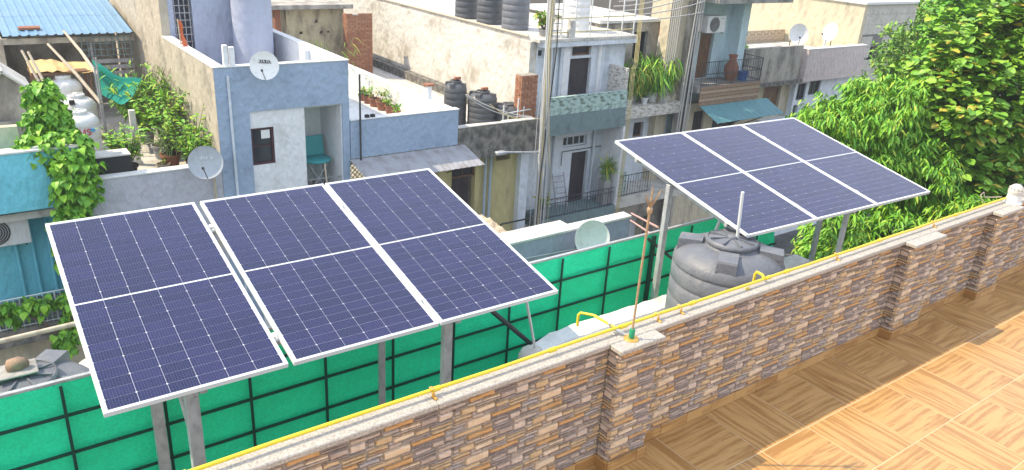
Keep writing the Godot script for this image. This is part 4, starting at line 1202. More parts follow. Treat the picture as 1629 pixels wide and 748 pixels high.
func build_blue_house():
	var t := thing("blue_house", "light blue house with maroon window and round stair column on its roof", "house", Vector3(6.2, -9, -20))
	wall(t, "blue_band", "z", 4.62, 7.7, -0.53, 0.47, -17.0, 0.15, [], M.blue)
	wall(t, "blue_pilaster", "z", 4.62, 5.32, -9.0, -0.53, -17.0, 0.3, [], M.blue)
	wall(t, "white_wall", "z", 5.321, 6.6, -9.0, -0.531, -17.05, 0.2, [[5.33, -1.8, 5.86, -0.93]], M.white_paint)
	wall(t, "blue_pilaster", "z", 7.53, 7.7, -9.0, -0.53, -17.0, 0.3, [], M.blue)
	wall(t, "recess_back", "z", 6.4, 7.75, -9.0, -0.2, -18.3, 0.2, [], M.white_paint)
	wall(t, "recess_side", "x", -18.3, -17.051, -9.0, -0.531, 7.5, 0.1, [], M.white_paint)
	bx(t, "recess_side", Vector3(6.5, -9.0, -18.29), Vector3(6.598, -0.531, -17.251), M.white_paint)
	bx(t, "recess_floor", Vector3(6.6, -2.95, -18.29), Vector3(7.5, -2.8, -17.0), M.conc)
	bx(t, "coping", Vector3(4.6, 0.472, -17.17), Vector3(7.72, 0.5, -16.98), M.white_roof, 0.006)
	door(t, 6.62, 6.98, -2.79, -0.98, -18.28, M.door_dark)
	window(t, 6.62, 7.0, -0.92, -0.5, -18.26, M.pvc, 1, 1)
	var w := window(t, 5.33, 5.86, -1.8, -0.93, -17.12, M.maroon, 1, 2, 0.08)
	bx(w, "notice", Vector3(5.58, -1.2, -17.115), Vector3(5.78, -1.0, -17.105), M.ink_white)
	railing(t, Vector3(6.62, -2.8, -17.08), Vector3(7.5, -2.8, -17.08), 0.45, 0.09, M.tin, [0.1, 0.6, 1.0])
	tubep(t, "down_pipe", [Vector3(4.93, -9.0, -16.96), Vector3(4.9, 0.3, -16.96)], 0.03, M.blue_light, 8)
	# sides
	wall(t, "side_wall", "x", -21.3, -17.004, -9.0, 0.468, 4.616, 0.2, [], M.cement)
	bx(t, "coping", Vector3(4.6, 0.472, -21.3), Vector3(4.84, 0.51, -17.171), M.white_roof, 0.006)
	wall(t, "tower_side", "x", -28.0, -21.301, -9.0, 1.8, 4.616, 0.2, [], M.cement)
	wall(t, "tower_front", "z", 4.821, 7.45, -0.45, 1.8, -21.32, 0.2, [[4.95, 0.15, 5.4, 1.7]], M.blue_grey)
	wall(t, "tower_side", "x", -28.0, -21.53, -0.45, 1.8, 7.25, 0.2, [], M.blue_grey)
	var gr := MB.new()
	for i in 4: gr.box(Vector3(i * 0.12, 0.77, 0), Vector3(0.02, 1.54, 0.02))
	for i in 9: gr.box(Vector3(0.19, i * 0.18, 0.015), Vector3(0.42, 0.02, 0.012))
	part(t, "stair_grille", gr.mesh(), M.tin, Vector3(4.99, 0.15, -21.4))
	bx(t, "stair_back", Vector3(4.83, 0.0, -22.5), Vector3(7.2, 1.79, -22.4), M.blue_grey)
	bx(t, "tower_roof", Vector3(4.6, 1.802, -28.05), Vector3(7.48, 1.9, -21.25), M.white_roof)
	bx(t, "roof_slab", Vector3(4.83, -0.6, -27.9), Vector3(7.5, -0.45, -17.16), M.white_roof)
	wall(t, "roof_parapet", "x", -26.0, -17.16, -0.6, 0.47, 7.52, 0.17, [], M.white_paint)
	bx(t, "coping", Vector3(7.5, 0.472, -26.0), Vector3(7.71, 0.5, -17.175), M.white_roof, 0.006)
	bx(t, "parapet_pier", Vector3(7.38, -0.449, -19.1), Vector3(7.519, 0.42, -18.85), M.blue_light)
	bx(t, "side_wall", Vector3(7.702, -9.0, -26.0), Vector3(7.715, -0.602, -17.31), M.blue_light)
	var b := MB.new()
	b.lathe([Vector2(0.5, 0), Vector2(0.5, 2.2), Vector2(0, 2.2)], Vector3.ZERO, 40)
	part(t, "round_column", b.mesh(), M.blue_grey, Vector3(6.72, -0.45, -20.7))
	for x in [4.86, 5.0]:
		bx(t, "stub_post", Vector3(x, 0.502, -17.12), Vector3(x + 0.1, 0.94 - (x - 4.86) * 0.3, -17.02), M.white_paint, 0.006)
	# things in the recess
	var ch := thing("garden_chair", "teal plastic chair upended behind the balcony railing of the blue house", "chair", Vector3(7.05, -2.8, -17.7))
	b = MB.new()
	b.lathe([Vector2(0.34, 0.0), Vector2(0.36, 0.03), Vector2(0.34, 0.06), Vector2(0, 0.06)], Vector3.ZERO, 24)
	part(ch, "seat", b.mesh(), M.chair, Vector3(7.08, -2.05, -17.62))
	var bk := MB.new()
	bk.box(Vector3.ZERO, Vector3(0.6, 0.5, 0.04), Basis(Vector3.RIGHT, -0.2), 0.01)
	part(ch, "backrest", bk.mesh(), M.chair, Vector3(7.08, -1.75, -17.9))
	for q in [[-0.28, 0.1], [0.28, 0.1], [-0.22, -0.25], [0.22, -0.25]]:
		tubep(ch, "leg", [Vector3(7.08 + q[0], -2.05, -17.62 + q[1]), Vector3(7.08 - q[0] * 0.7, -2.8, -17.62 + q[1])], 0.018, M.galv, 6)
	tag(tubep(self, "bamboo_stick", [Vector3(7.0, -4.0, -16.5), Vector3(6.97, -1.9, -16.85)], 0.02, M.bamboo, 6), "upright bamboo stick before the blue house balcony", "stick")
	tag(tubep(self, "flag_stick", [Vector3(4.66, -0.4, -19.6), Vector3(4.62, 1.15, -19.6)], 0.012, M.bamboo, 6), "thin stick carrying the faded orange flag", "stick")
	var fl := MB.new()
	for i in 8:
		var y0 := -i * 0.085; var y1 := -(i + 1) * 0.085
		var x0 := 0.05 + 0.015 * i + 0.02 * sin(i * 1.3); var x1 := 0.05 + 0.015 * (i + 1) + 0.02 * sin(i * 1.3 + 1.3)
		fl.quad(Vector3(0, y0, 0), Vector3(x0, y0, 0.04 * sin(i * 0.9)), Vector3(x1, y1, 0.04 * sin(i * 0.9 + 0.9)), Vector3(0.03 * (i + 1) * 0.3, y1, 0), Vector3(0, 0, 1))
	tag(part(self, "flag", fl.mesh(), M.orange, Vector3(4.63, 1.12, -19.6)), "faded orange flag hanging limp beside the blue house roof", "flag")
	dish("white satellite dish with a dark label on the blue parapet", Vector3(5.62, 0.52, -16.72), Vector3(-0.25, 0.28, 1.0), 0.6, M.dish_white, Vector3(5.7, 0.15, -16.99), "TATA PLAY", M.ink_white, M.ink)

func build_annex():
	var t := thing("blue_annex", "low blue annex with white roof terrace and rusty tin awning", "house", Vector3(9.2, -9, -20))
	wall(t, "parapet", "z", 7.72, 10.8, -1.93, -0.98, -17.0, 0.18, [], M.blue)
	bx(t, "coping", Vector3(7.72, -0.978, -17.2), Vector3(10.82, -0.95, -16.98), M.white_roof, 0.006)
	bx(t, "roof_slab", Vector3(7.72, -1.93, -26.0), Vector3(10.62, -1.75, -17.19), M.white_roof)
	wall(t, "side_parapet", "x", -26.0, -17.185, -1.93, -0.98, 10.63, 0.17, [], M.white_roof)
	bx(t, "chimney_stub", Vector3(10.66, -0.979, -18.5), Vector3(10.78, -0.62, -18.38), M.white_paint)
	bx(t, "stub_cap", Vector3(10.6, -0.618, -18.56), Vector3(10.84, -0.57, -18.32), M.terracotta)
	wall(t, "lower_wall", "z", 7.72, 10.8, -9.0, -1.932, -17.35, 0.2, [[7.85, -3.6, 8.5, -2.2], [8.75, -3.8, 9.35, -2.2], [9.6, -3.4, 10.4, -2.15]], M.yellow)
	for q in [[8.75, 9.35, -3.8, -2.2], [9.6, 10.4, -3.4, -2.15]]: window(t, q[0], q[1], q[2], q[3], -17.45, M.brown_wood, 2, 2)
	var lt := MB.new()
	for i in 14:
		for s in [-1.0, 1.0]:
			lt.box(Vector3(0.3, -0.2 + i * 0.13, 0.006 * s), Vector3(0.95, 0.02, 0.01), Basis(Vector3(0, 0, 1), s * 0.8))
	part(t, "lattice", lt.mesh(), M.yellow, Vector3(7.87, -3.5, -17.5))
	var aw := MB.new()
	for i in 40:
		var x0 := i * 0.0835; var x1 := x0 + 0.0835
		var y0 := 0.012 * (i % 2); var y1 := 0.012 * ((i + 1) % 2)
		aw.quad(Vector3(x0, y0, 0), Vector3(x1, y1, 0), Vector3(x1 + 0.12, y1 - 0.34, 0.85), Vector3(x0 + 0.12, y0 - 0.34, 0.85), Vector3(0, 1, 0.3))
		aw.quad(Vector3(x0, y0 - 0.006, 0), Vector3(x1, y1 - 0.006, 0), Vector3(x1 + 0.12, y1 - 0.346, 0.85), Vector3(x0 + 0.12, y0 - 0.346, 0.85), Vector3(0, -1, -0.3))
	part(t, "tin_awning", aw.mesh(), M.tin, Vector3(7.68, -1.95, -16.99))
	for x in [8.0, 9.4, 10.6]: tubep(t, "awning_stay", [Vector3(x, -2.75, -17.2), Vector3(x + 0.1, -2.3, -16.3)], 0.014, M.steel_dark, 5)
	tubep(t, "vent_pipe", [Vector3(7.95, -2.0, -16.93), Vector3(7.95, 0.15, -16.93)], 0.025, M.steel_dark, 8)
	for x in [8.15, 8.3]:
		tag(bx(self, "small_box", Vector3(x, -0.95, -17.12), Vector3(x + 0.1, -0.88, -17.03), M.dark, 0.005), "small black box on the coping of the blue annex", "box", "black boxes on the annex coping")

func build_grey_house():
	var t := thing("grey_house", "old house with mould-stained grey parapet above a yellow wall", "house", Vector3(12.3, -9, -20))
	wall(t, "parapet", "z", 10.82, 13.78, -2.42, -1.5, -17.02, 0.2, [], M.mould)
	bx(t, "coping", Vector3(10.82, -1.498, -17.24), Vector3(13.4, -1.47, -17.0), M.conc_light, 0.008)
	bx(t, "roof_slab", Vector3(10.82, -2.1, -28.0), Vector3(13.75, -1.9, -17.23), M.conc_light)
	bx(t, "wall_foot", Vector3(13.52, -1.899, -28.0), Vector3(13.785, -1.62, -19.2), M.mould)
	bx(t, "low_kerb", Vector3(10.82, -1.899, -26.5), Vector3(11.0, -1.45, -22.6), M.conc_light)
	wall(t, "yellow_wall", "z", 10.82, 13.5, -9.0, -2.421, -17.5, 0.2, [[10.96, -4.6, 11.75, -2.5], [12.45, -2.75, 12.95, -2.6]], M.yellow)
	window(t, 10.96, 11.75, -3.1, -2.5, -17.6, M.brown_wood, 2, 1)
	door(t, 10.96, 11.6, -4.6, -3.11, -17.64, M.door_dark)
	bx(t, "pale_column", Vector3(13.2, -9.0, -17.498), Vector3(13.5, -2.422, -17.3), M.blue_light)
	for x in [12.02, 12.2]: tubep(t, "down_pipe", [Vector3(x, -9.0, -17.4), Vector3(x, -2.45, -17.4)], 0.045, M.pvc_blue, 8)
	bx(t, "balcony_slab", Vector3(11.0, -5.4, -17.49), Vector3(13.6, -5.2, -16.7), M.mould)
	railing(t, Vector3(12.2, -5.2, -16.75), Vector3(13.6, -5.2, -16.75), 0.8, 0.9, M.steel_dark, [0.5, 1.0], 0.018)
	water_tank("water_tank", "black ribbed water tank standing beside the blue annex parapet", Vector3(11.85, -1.9, -18.85), 0.33, 1.32, M.black_plastic, {"ribs": 5, "seg": 32, "group": "black tanks on the stained grey roof"})
	water_tank("water_tank", "black ribbed water tank, middle of the three behind the stained parapet", Vector3(12.43, -1.9, -18.3), 0.42, 1.08, M.black_plastic, {"ribs": 5, "seg": 32, "group": "black tanks on the stained grey roof"})
	water_tank("water_tank", "black ribbed water tank beside the orange brick pier", Vector3(13.12, -1.9, -17.95), 0.42, 0.72, M.black_plastic, {"ribs": 3, "seg": 32, "group": "black tanks on the stained grey roof"})
	for q in [[Vector3(12.0, -0.6, -18.3), "brick lying on the lid of a black tank by the annex"], [Vector3(12.45, -0.85, -18.28), "brick lying on the lid of the middle black tank"]]:
		var o := bx(self, "loose_brick", q[0] - Vector3(0.1, 0.0, 0.05), q[0] + Vector3(0.1, 0.07, 0.05), M.brick, 0.006)
		o.position = Vector3(11.87, -0.563, -18.8) if o.name == "loose_brick" else Vector3(12.45, -0.795, -18.25)
		tag(o, q[1], "brick")
	var pp := thing("pipe_run", "thin white pipes rising among the black tanks on the grey roof", "pipes", Vector3(12.6, -1.9, -17.5))
	for q in [[12.55, 0.8], [13.05, 0.95], [13.25, 0.7], [12.72, 0.5]]:
		tubep(pp, "pipe", [Vector3(q[0], -1.9, -17.42), Vector3(q[0] + 0.02, -1.9 + q[1], -17.42)], 0.02, M.pvc, 6)
	tubep(pp, "pipe", [Vector3(12.5, -1.35, -17.4), Vector3(13.5, -1.3, -17.4)], 0.018, M.pvc, 6)
	cables("slack_cables", "slack pale cables hanging across the black tanks", [
		sagging(Vector3(11.4, -0.75, -17.6), Vector3(13.4, -1.46, -17.2), 0.12) + [0.016, M.cable_white],
		sagging(Vector3(11.4, -0.78, -17.6), Vector3(13.4, -1.44, -17.15), 0.2) + [0.012, M.cable_white],
		sagging(Vector3(12.0, -1.0, -17.3), Vector3(13.45, -1.47, -17.1), 0.18) + [0.012, M.cable_yellow],
		sagging(Vector3(10.9, -1.45, -17.3), Vector3(12.3, -1.45, -17.15), 0.02) + [0.012, M.cable_black]])
	var bp := thing("brick_pier", "ragged orange brick pier standing against the big white wall", "brick pier", Vector3(13.45, -1.9, -17.6))
	rng.seed = 64
	bricks(bp, 13.16, 13.74, -1.9, -0.28, -17.75, -17.45)
	# lamp post in the lane
	var lp := thing("street_lamp", "street lamp on a long grey arm before the yellow wall", "street lamp", Vector3(13.35, -9, -16.45))
	tubep(lp, "pole", [Vector3(13.32, -9, -16.45), Vector3(13.18, 2.5, -16.45)], [0.09, 0.06], M.conc_light, 10)
	tubep(lp, "arm", [Vector3(13.24, -2.3, -16.45), Vector3(11.95, -2.12, -16.4)], 0.03, M.galv, 8)
	var lh := MB.new()
	lh.box(Vector3.ZERO, Vector3(0.3, 0.09, 0.16), Basis.IDENTITY, 0.02)
	part(lp, "lamp_head", lh.mesh(), M.galv, Vector3(11.8, -2.12, -16.4))
	var list := []
	rng.seed = 12
	for i in 13:
		var xa := 13.0 + rng.randf_range(0.0, 0.35); var xb := 12.95 + rng.randf_range(0.0, 0.55)
		var z := -16.3 + rng.randf_range(-0.1, 0.1)
		list.append([Vector3(xa, 2.2, z), Vector3(xa + rng.randf_range(-0.05, 0.08), 0.6, z), Vector3(lerpf(xa, xb, 0.5) + rng.randf_range(-0.08, 0.08), -1.2, z), Vector3(xb, -3.0, z), Vector3(xb + rng.randf_range(-0.04, 0.04), -8.9, z), rng.randf_range(0.008, 0.02), [M.cable_white, M.cable_white, M.cable_black, M.cable_yellow, M.pvc][rng.randi() % 5]])
	cables("cable_bundle", "thick bundle of black and white cables hanging down beside the lamp post", list)

func build_white_house():
	var t := thing("white_house", "tall white house with sunlit blank side wall and stained mint balcony", "house", Vector3(15.5, -9, -22))
	wall(t, "side_wall", "x", -31.0, -18.0, -9.0, 0.5, 13.8, 0.25, [], M.white_wall)
	wall(t, "front_wall", "z", 14.051, 17.6, -9.0, 0.35, -18.0, 0.25, [[14.1, 0.02, 14.38, 0.28], [15.35, -2.0, 16.2, -0.06], [15.4, 0.02, 16.15, 0.3], [15.75, -4.95, 16.45, -3.05], [15.35, -2.85, 16.35, -2.5]], M.blue_light)
	bx(t, "roof_slab", Vector3(13.9, 0.5, -31.0), Vector3(17.8, 0.6, -17.7), M.conc_light, 0.01)
	bx(t, "slab_edge", Vector3(14.06, 0.36, -18.0), Vector3(17.8, 0.498, -17.72), M.blue_light)
	door(t, 15.35, 16.2, -2.0, -0.06, -18.14, M.door_dark)
	window(t, 15.4, 16.15, 0.02, 0.3, -18.12, M.brown_wood, 1, 1)
	window(t, 14.1, 14.38, 0.02, 0.28, -18.12, M.blue_light, 1, 1)
	door(t, 15.75, 16.45, -4.95, -3.05, -18.14, M.door_dark)
	window(t, 15.35, 16.35, -2.85, -2.5, -18.12, M.blue_light, 4, 1)
	for x in [14.55, 14.72, 14.95, 16.6]: tubep(t, "down_pipe", [Vector3(x, -8.9, -17.93), Vector3(x, 0.34, -17.93)], 0.045, M.blue_light, 8)
	bx(t, "wall_pier", Vector3(15.0, -2.3, -17.999), Vector3(15.25, 0.355, -17.9), M.white_paint)
	bx(t, "wall_pier", Vector3(16.42, -2.3, -17.999), Vector3(16.55, 0.355, -17.92), M.white_paint)
	# upper balcony
	bx(t, "balcony_parapet", Vector3(13.95, -1.47, -17.2), Vector3(17.0, -0.95, -17.08), M.mint)
	bx(t, "balcony_fascia", Vector3(13.95, -2.08, -17.2), Vector3(17.0, -1.472, -17.07), M.teal_grey)
	bx(t, "balcony_floor", Vector3(13.95, -2.1, -17.99), Vector3(17.0, -1.95, -17.201), M.conc)
	wall(t, "balcony_end", "x", -17.99, -17.2, -2.1, -0.3, 16.98, 0.1, [], M.flake)
	# lower balcony
	bx(t, "balcony_floor", Vector3(13.95, -5.1, -17.99), Vector3(17.0, -4.72, -17.05), M.teal_grey)
	railing(t, Vector3(14.0, -4.72, -17.1), Vector3(16.9, -4.72, -17.1), 0.62, 0.11, M.steel_dark, [0.08, 0.75, 1.0], 0.01)
	wall(t, "balcony_end", "x", -17.99, -17.06, -4.72, -2.11, 16.98, 0.1, [], M.white_paint)
	tubep(t, "wall_wire", [Vector3(15.3, -3.4, -17.95), Vector3(15.3, -2.95, -17.95), Vector3(16.95, -2.95, -17.95)], 0.015, M.cable_black, 5)
	var sh := thing("shoe_rack", "grey metal rack leaning beside the lower dark door", "rack", Vector3(15.1, -4.72, -17.8))
	for x in [14.9, 15.35]: tubep(sh, "upright", [Vector3(x, -4.72, -17.5), Vector3(x + 0.03, -3.6, -17.9)], 0.02, M.tin, 6)
	for i in 6: tubep(sh, "rung", [Vector3(14.9, -4.55 + i * 0.17, -17.56 - i * 0.06), Vector3(15.38, -4.55 + i * 0.17, -17.56 - i * 0.06)], 0.015, M.tin, 5)
	# roof tanks
	var g := "tanks on the white house roof"
	water_tank("water_tank", "black tank far back on the edge of the sunlit white wall", Vector3(14.35, 0.6, -22.3), 0.38, 1.3, M.black_plastic, {"ribs": 5, "seg": 32, "group": g})
	water_tank("water_tank", "dark tank between two others on the edge of the sunlit white wall", Vector3(14.4, 0.6, -21.0), 0.42, 1.3, M.black_plastic, {"ribs": 5, "seg": 32, "group": g})
	water_tank("water_tank", "grey-blue tank nearest the leafy shrub on the sunlit white wall", Vector3(14.5, 0.6, -19.75), 0.42, 1.3, M.grey_plastic, {"ribs": 5, "seg": 32, "group": g})
	water_tank("water_tank", "white tank on the white house roof above the dark upper door", Vector3(16.3, 0.6, -19.0), 0.42, 1.3, M.white_plastic, {"ribs": 5, "seg": 32, "group": g})
	var lt := thing("roof_lattice", "thin railing frame of pipes around the white house roof", "railing", Vector3(15.8, 0.6, -17.9))
	for x in [14.3, 14.8, 15.3, 15.9, 16.6, 17.2, 17.7]: tubep(lt, "post", [Vector3(x, 0.6, -17.85), Vector3(x, 1.9, -17.85)], 0.022, M.pvc, 6)
	for y in [0.75, 1.15]: tubep(lt, "rail", [Vector3(14.3, y, -17.85), Vector3(17.7, y + 0.02, -17.85)], 0.018, M.cable_yellow, 6)
	bx(lt, "corner_post", Vector3(15.05, 0.601, -17.9), Vector3(15.2, 1.1, -17.75), M.conc_light)
	tag(tubep(self, "edge_pipe", [Vector3(13.86, 0.63, -31), Vector3(13.86, 0.63, -18.2)], 0.035, M.bamboo, 7), "rusty pipe laid along the top of the sunlit white wall", "pipe")
	var ld := thing("ladder", "grey steel ladder standing upright beside the white roof tank", "ladder", Vector3(14.95, 0.6, -18.3))
	for x in [14.8, 15.15]: tubep(ld, "stile", [Vector3(x, 0.6, -18.3), Vector3(x, 2.6, -18.3)], 0.02, M.tin, 6)
	for i in 9: tubep(ld, "rung", [Vector3(14.8, 0.75 + i * 0.2, -18.3), Vector3(15.15, 0.75 + i * 0.2, -18.3)], 0.014, M.tin, 5)
	var list := []
	rng.seed = 21
	for i in 4: list.append([Vector3(17.3 + 0.05 * i, 2.2, -17.3), Vector3(17.25 + 0.05 * i, -0.2, -17.2), Vector3(17.05 + 0.06 * i, -0.3, -17.1), Vector3(17.05 + 0.04 * i, -2.0, -17.02), Vector3(17.0 + 0.05 * i, -8.0, -17.02), 0.009, M.cable_yellow])
	cables("yellow_cables", "yellowed cables running down the corner of the mint balcony", list)

func build_old_house():
	var t := thing("old_grey_house", "weathered grey house with peeling balcony full of plants", "house", Vector3(19.5, -9, -20))
	wall(t, "upper_wall", "z", 17.7, 20.5, -1.9, 0.72, -19.4, 0.25, [[19.3, -0.55, 19.95, 0.4]], M.old_grey)
	window(t, 19.3, 19.95, -0.55, 0.4, -19.55, M.steel_dark, 2, 2)
	bx(t, "roof_slab", Vector3(17.6, 0.722, -24.0), Vector3(20.55, 0.8, -19.3), M.white_roof, 0.01)
	bx(t, "balcony_slab", Vector3(17.75, -2.3, -20.0), Vector3(21.1, -1.9, -18.35), M.flake)
	wall(t, "lower_wall", "z", 17.7, 21.2, -9.0, -2.301, -19.2, 0.25, [[17.9, -4.9, 18.6, -2.6], [19.6, -3.3, 20.1, -2.75]], M.blue_light)
	window(t, 17.9, 18.6, -4.9, -2.6, -19.35, M.steel_dark, 2, 2)
	window(t, 19.6, 20.1, -3.3, -2.75, -19.35, M.brown_wood, 1, 1)
	bx(t, "wall_pier", Vector3(18.7, -9.0, -19.199), Vector3(18.95, -2.302, -19.05), M.white_paint)
	bx(t, "wall_pier", Vector3(20.35, -9.0, -19.199), Vector3(20.9, -2.302, -18.9), M.cream)
	bx(t, "balcony_slab", Vector3(17.4, -5.35, -19.19), Vector3(21.2, -4.95, -18.0), M.conc_light)
	railing(t, Vector3(17.5, -4.95, -18.06), Vector3(19.6, -4.95, -18.06), 0.75, 0.12, M.steel_dark, [0.06, 1.0], 0.01)
	wall(t, "ground_wall", "z", 17.0, 24.0, -9.0, -5.351, -18.6, 0.25, [[18.0, -8.9, 18.9, -6.2], [19.4, -8.0, 20.4, -6.2]], M.old_grey)
	bx(t, "shutter", Vector3(18.0, -8.9, -18.8), Vector3(18.9, -6.2, -18.76), M.door_dark)
	var ac := thing("air_cooler", "pale green air cooler with lattice front on the lower balcony", "air cooler", Vector3(18.3, -4.95, -18.5))
	bx(ac, "case", Vector3(17.95, -4.95, -18.75), Vector3(18.65, -4.2, -18.3), M.mint, 0.02)
	var lt := MB.new()
	for i in 5:
		lt.box(Vector3(0.1 + i * 0.11, 0.36, 0.0), Vector3(0.015, 0.62, 0.012))
		lt.box(Vector3(0.32, 0.1 + i * 0.13, 0.008), Vector3(0.58, 0.015, 0.012))
	part(ac, "lattice", lt.mesh(), M.pvc, Vector3(17.97, -4.92, -18.29))
	# pillar house with pale blue front
	var e := thing("pale_blue_house", "pale blue house with cream pillar, plank balcony and teal awning", "house", Vector3(22.5, -9, -20))
	bx(e, "cream_pillar", Vector3(20.1, -2.3, -19.0), Vector3(21.3, 3.5, -18.6), M.cream)
	wall(e, "front_wall", "z", 21.301, 24.9, -9.0, 1.5, -19.2, 0.25, [[22.45, -1.38, 23.2, 0.62], [21.6, 0.95, 22.1, 1.35]], M.pale_cyan)
	door(e, 22.45, 23.2, -1.38, 0.62, -19.35, M.brown_wood)
	window(e, 21.6, 22.1, 0.95, 1.35, -19.32, M.brown_wood, 1, 1)
	bx(e, "wall_pier", Vector3(23.9, -1.38, -19.199), Vector3(24.3, 1.499, -18.6), M.pale_cyan)
	bx(e, "roof_overhang", Vector3(21.31, 1.5, -23.0), Vector3(25.3, 2.2, -17.6), M.conc)
	bx(e, "cable_shaft", Vector3(20.9, -9.0, -18.58), Vector3(21.35, 1.49, -18.4), M.old_grey)
	bx(e, "balcony_floor", Vector3(21.36, -1.6, -19.19), Vector3(24.85, -1.38, -18.05), M.conc)
	for i in 5:
		bx(e, "plank", Vector3(21.5, -2.05 + i * 0.137, -18.045), Vector3(24.8, -1.93 + i * 0.137, -18.0 - 0.012 * (i % 2)), M.plank_pale if i % 2 else M.brown_pale)
	railing(e, Vector3(21.5, -1.37, -18.05), Vector3(24.75, -1.37, -18.05), 0.85, 0.1, M.steel_dark, [0.05, 0.5, 1.0], 0.01)
	railing(e, Vector3(24.78, -1.37, -18.05), Vector3(24.78, -1.37, -19.1), 0.85, 0.1, M.steel_dark, [0.05, 0.5, 1.0], 0.01)
	wall(e, "lower_wall", "z", 21.36, 25.3, -9.0, -2.1, -18.5, 0.25, [[21.9, -4.5, 22.5, -2.4], [23.0, -4.5, 24.3, -2.5]], M.cream)
	door(e, 21.9, 22.5, -4.5, -2.4, -18.62, M.door_dark)
	window(e, 23.0, 24.3, -4.5, -2.5, -18.62, M.brown_wood, 3, 2)
	var aw := MB.new()
	for i in 24:
		var x0 := i * 0.158; var x1 := x0 + 0.158
		var y0 := 0.015 * (i % 2); var y1 := 0.015 * ((i + 1) % 2)
		aw.quad(Vector3(x0, y0, 0), Vector3(x1, y1, 0), Vector3(x1, y1 - 0.4, 0.9), Vector3(x0, y0 - 0.4, 0.9), Vector3(0, 1, 0.3))
		aw.quad(Vector3(x0, y0 - 0.006, 0), Vector3(x1, y1 - 0.006, 0), Vector3(x1, y1 - 0.406, 0.9), Vector3(x0, y0 - 0.406, 0.9), Vector3(0, -1, -0.3))
	part(e, "tin_awning", aw.mesh(), M.teal_tin, Vector3(21.55, -2.07, -17.99))
	for x in [22.9, 24.2]: tubep(e, "awning_stay", [Vector3(x, -3.2, -18.45), Vector3(x + 0.3, -2.46, -17.2)], 0.018, M.steel_dark, 5)
	ac_unit("white outdoor air conditioner unit high on the pale blue wall", Vector3(21.75, 0.42, -18.75), Vector3(22.7, 1.0, -18.35))
	var urn := thing("clay_urn", "brown clay urn behind the railing of the plank balcony", "urn", Vector3(23.6, -1.38, -18.5))
	var b := MB.new()
	b.lathe([Vector2(0.15, 0), Vector2(0.26, 0.3), Vector2(0.27, 0.5), Vector2(0.14, 0.75), Vector2(0.13, 0.85), Vector2(0.18, 0.95), Vector2(0.15, 0.95), Vector2(0.1, 0.85)], Vector3.ZERO, 20)
	part(urn, "vessel", b.mesh(), M.terracotta, Vector3(23.6, -1.38, -18.5))
	var bk := thing("bucket", "blue plastic bucket on the plank balcony beside the railing", "bucket", Vector3(24.2, -1.38, -18.4))
	b = MB.new()
	b.lathe([Vector2(0, 0.0), Vector2(0.15, 0), Vector2(0.2, 0.32), Vector2(0.215, 0.33), Vector2(0.19, 0.33), Vector2(0.14, 0.02), Vector2(0, 0.02)], Vector3.ZERO, 18)
	part(bk, "pail", b.mesh(), M.blue_plastic, Vector3(24.2, -1.38, -18.4))
	tubep(bk, "handle", [Vector3(24.0, -1.06, -18.4), Vector3(24.1, -0.95, -18.4), Vector3(24.3, -0.95, -18.4), Vector3(24.4, -1.06, -18.4)], 0.01, M.galv, 5)
	var list := []
	rng.seed = 31
	for i in 10:
		var xa := 20.75 + rng.randf_range(0.0, 0.5); var z := -18.15 + rng.randf_range(-0.12, 0.12)
		list.append([Vector3(xa, 3.0, z), Vector3(xa + rng.randf_range(-0.1, 0.1), 0.5, z), Vector3(xa - 0.1 + rng.randf_range(-0.1, 0.1), -2.0, z), Vector3(xa - 0.15, -8.5, z), rng.randf_range(0.012, 0.028), [M.cable_white, M.cable_white, M.cable_black, M.pvc][rng.randi() % 4]])
	cables("cable_bundle", "thick bundle of pale cables hanging down between peeling balcony and plank balcony", list)
	list = []
	for i in 5: list.append([Vector3(19.9 + 0.09 * i, 3.2, -18.3), Vector3(19.85 + 0.1 * i, 0.0, -18.3), Vector3(19.9 + 0.06 * i, -1.9, -18.32), 0.016, M.cable_white])
	cables("wall_cables", "pale cables hanging in front of the cream pillar", list)
	list = []
	for i in 5: list.append(sagging(Vector3(16.5 + i * 0.2, 1.0 + i * 0.14, -18.2), Vector3(21.0, 1.2 + 0.35 * i, -18.0), 0.1 + 0.04 * i) + [0.02, M.cable_white])
	cables("overhead_cables", "pale cables strung from the white roof over to the cream pillar", list)
	# grey-box house, pink house, tall house
	var f := thing("cream_house", "cream house with stained grey parapet and brown panelled door", "house", Vector3(27, -9, -20))
	bx(f, "parapet", Vector3(24.95, -1.75, -19.2), Vector3(28.6, -0.38, -19.0), M.old_grey)
	bx(f, "roof_slab", Vector3(24.95, -1.2, -27.0), Vector3(32.9, -1.0, -19.21), M.conc_light)
	bx(f, "band", Vector3(24.95, -1.9, -19.3), Vector3(28.7, -1.752, -18.85), M.mould)
	wall(f, "front_wall", "z", 25.302, 28.7, -9.0, -1.902, -19.4, 0.25, [[27.05, -3.3, 28.2, -1.95]], M.cream)
	door(f, 27.05, 27.6, -3.3, -1.95, -19.55, M.brown_wood)
	door(f, 27.61, 28.2, -3.3, -1.95, -19.55, M.brown_wood)
	bx(f, "door_step", Vector3(26.9, -3.6, -19.39), Vector3(29.0, -3.4, -18.4), M.blue_light)
	bx(f, "roof_kerb", Vector3(26.0, -0.999, -23.3), Vector3(32.85, -0.45, -23.0), M.rubble)
	bx(f, "tiled_lean_to", Vector3(24.4, -0.45, -24.0), Vector3(25.9, -0.2, -22.5), M.roof_tile)
	var g := thing("pink_house", "pinkish house whose jutting parapet adjoins the tall grey block", "house", Vector3(31, -9, -20))
	wall(g, "parapet", "z", 28.72, 32.95, -1.85, -0.55, -18.8, 0.2, [], M.pink)
	wall(g, "parapet_side", "x", -20.5, -19.002, -1.85, -0.55, 28.72, 0.2, [], M.pink)
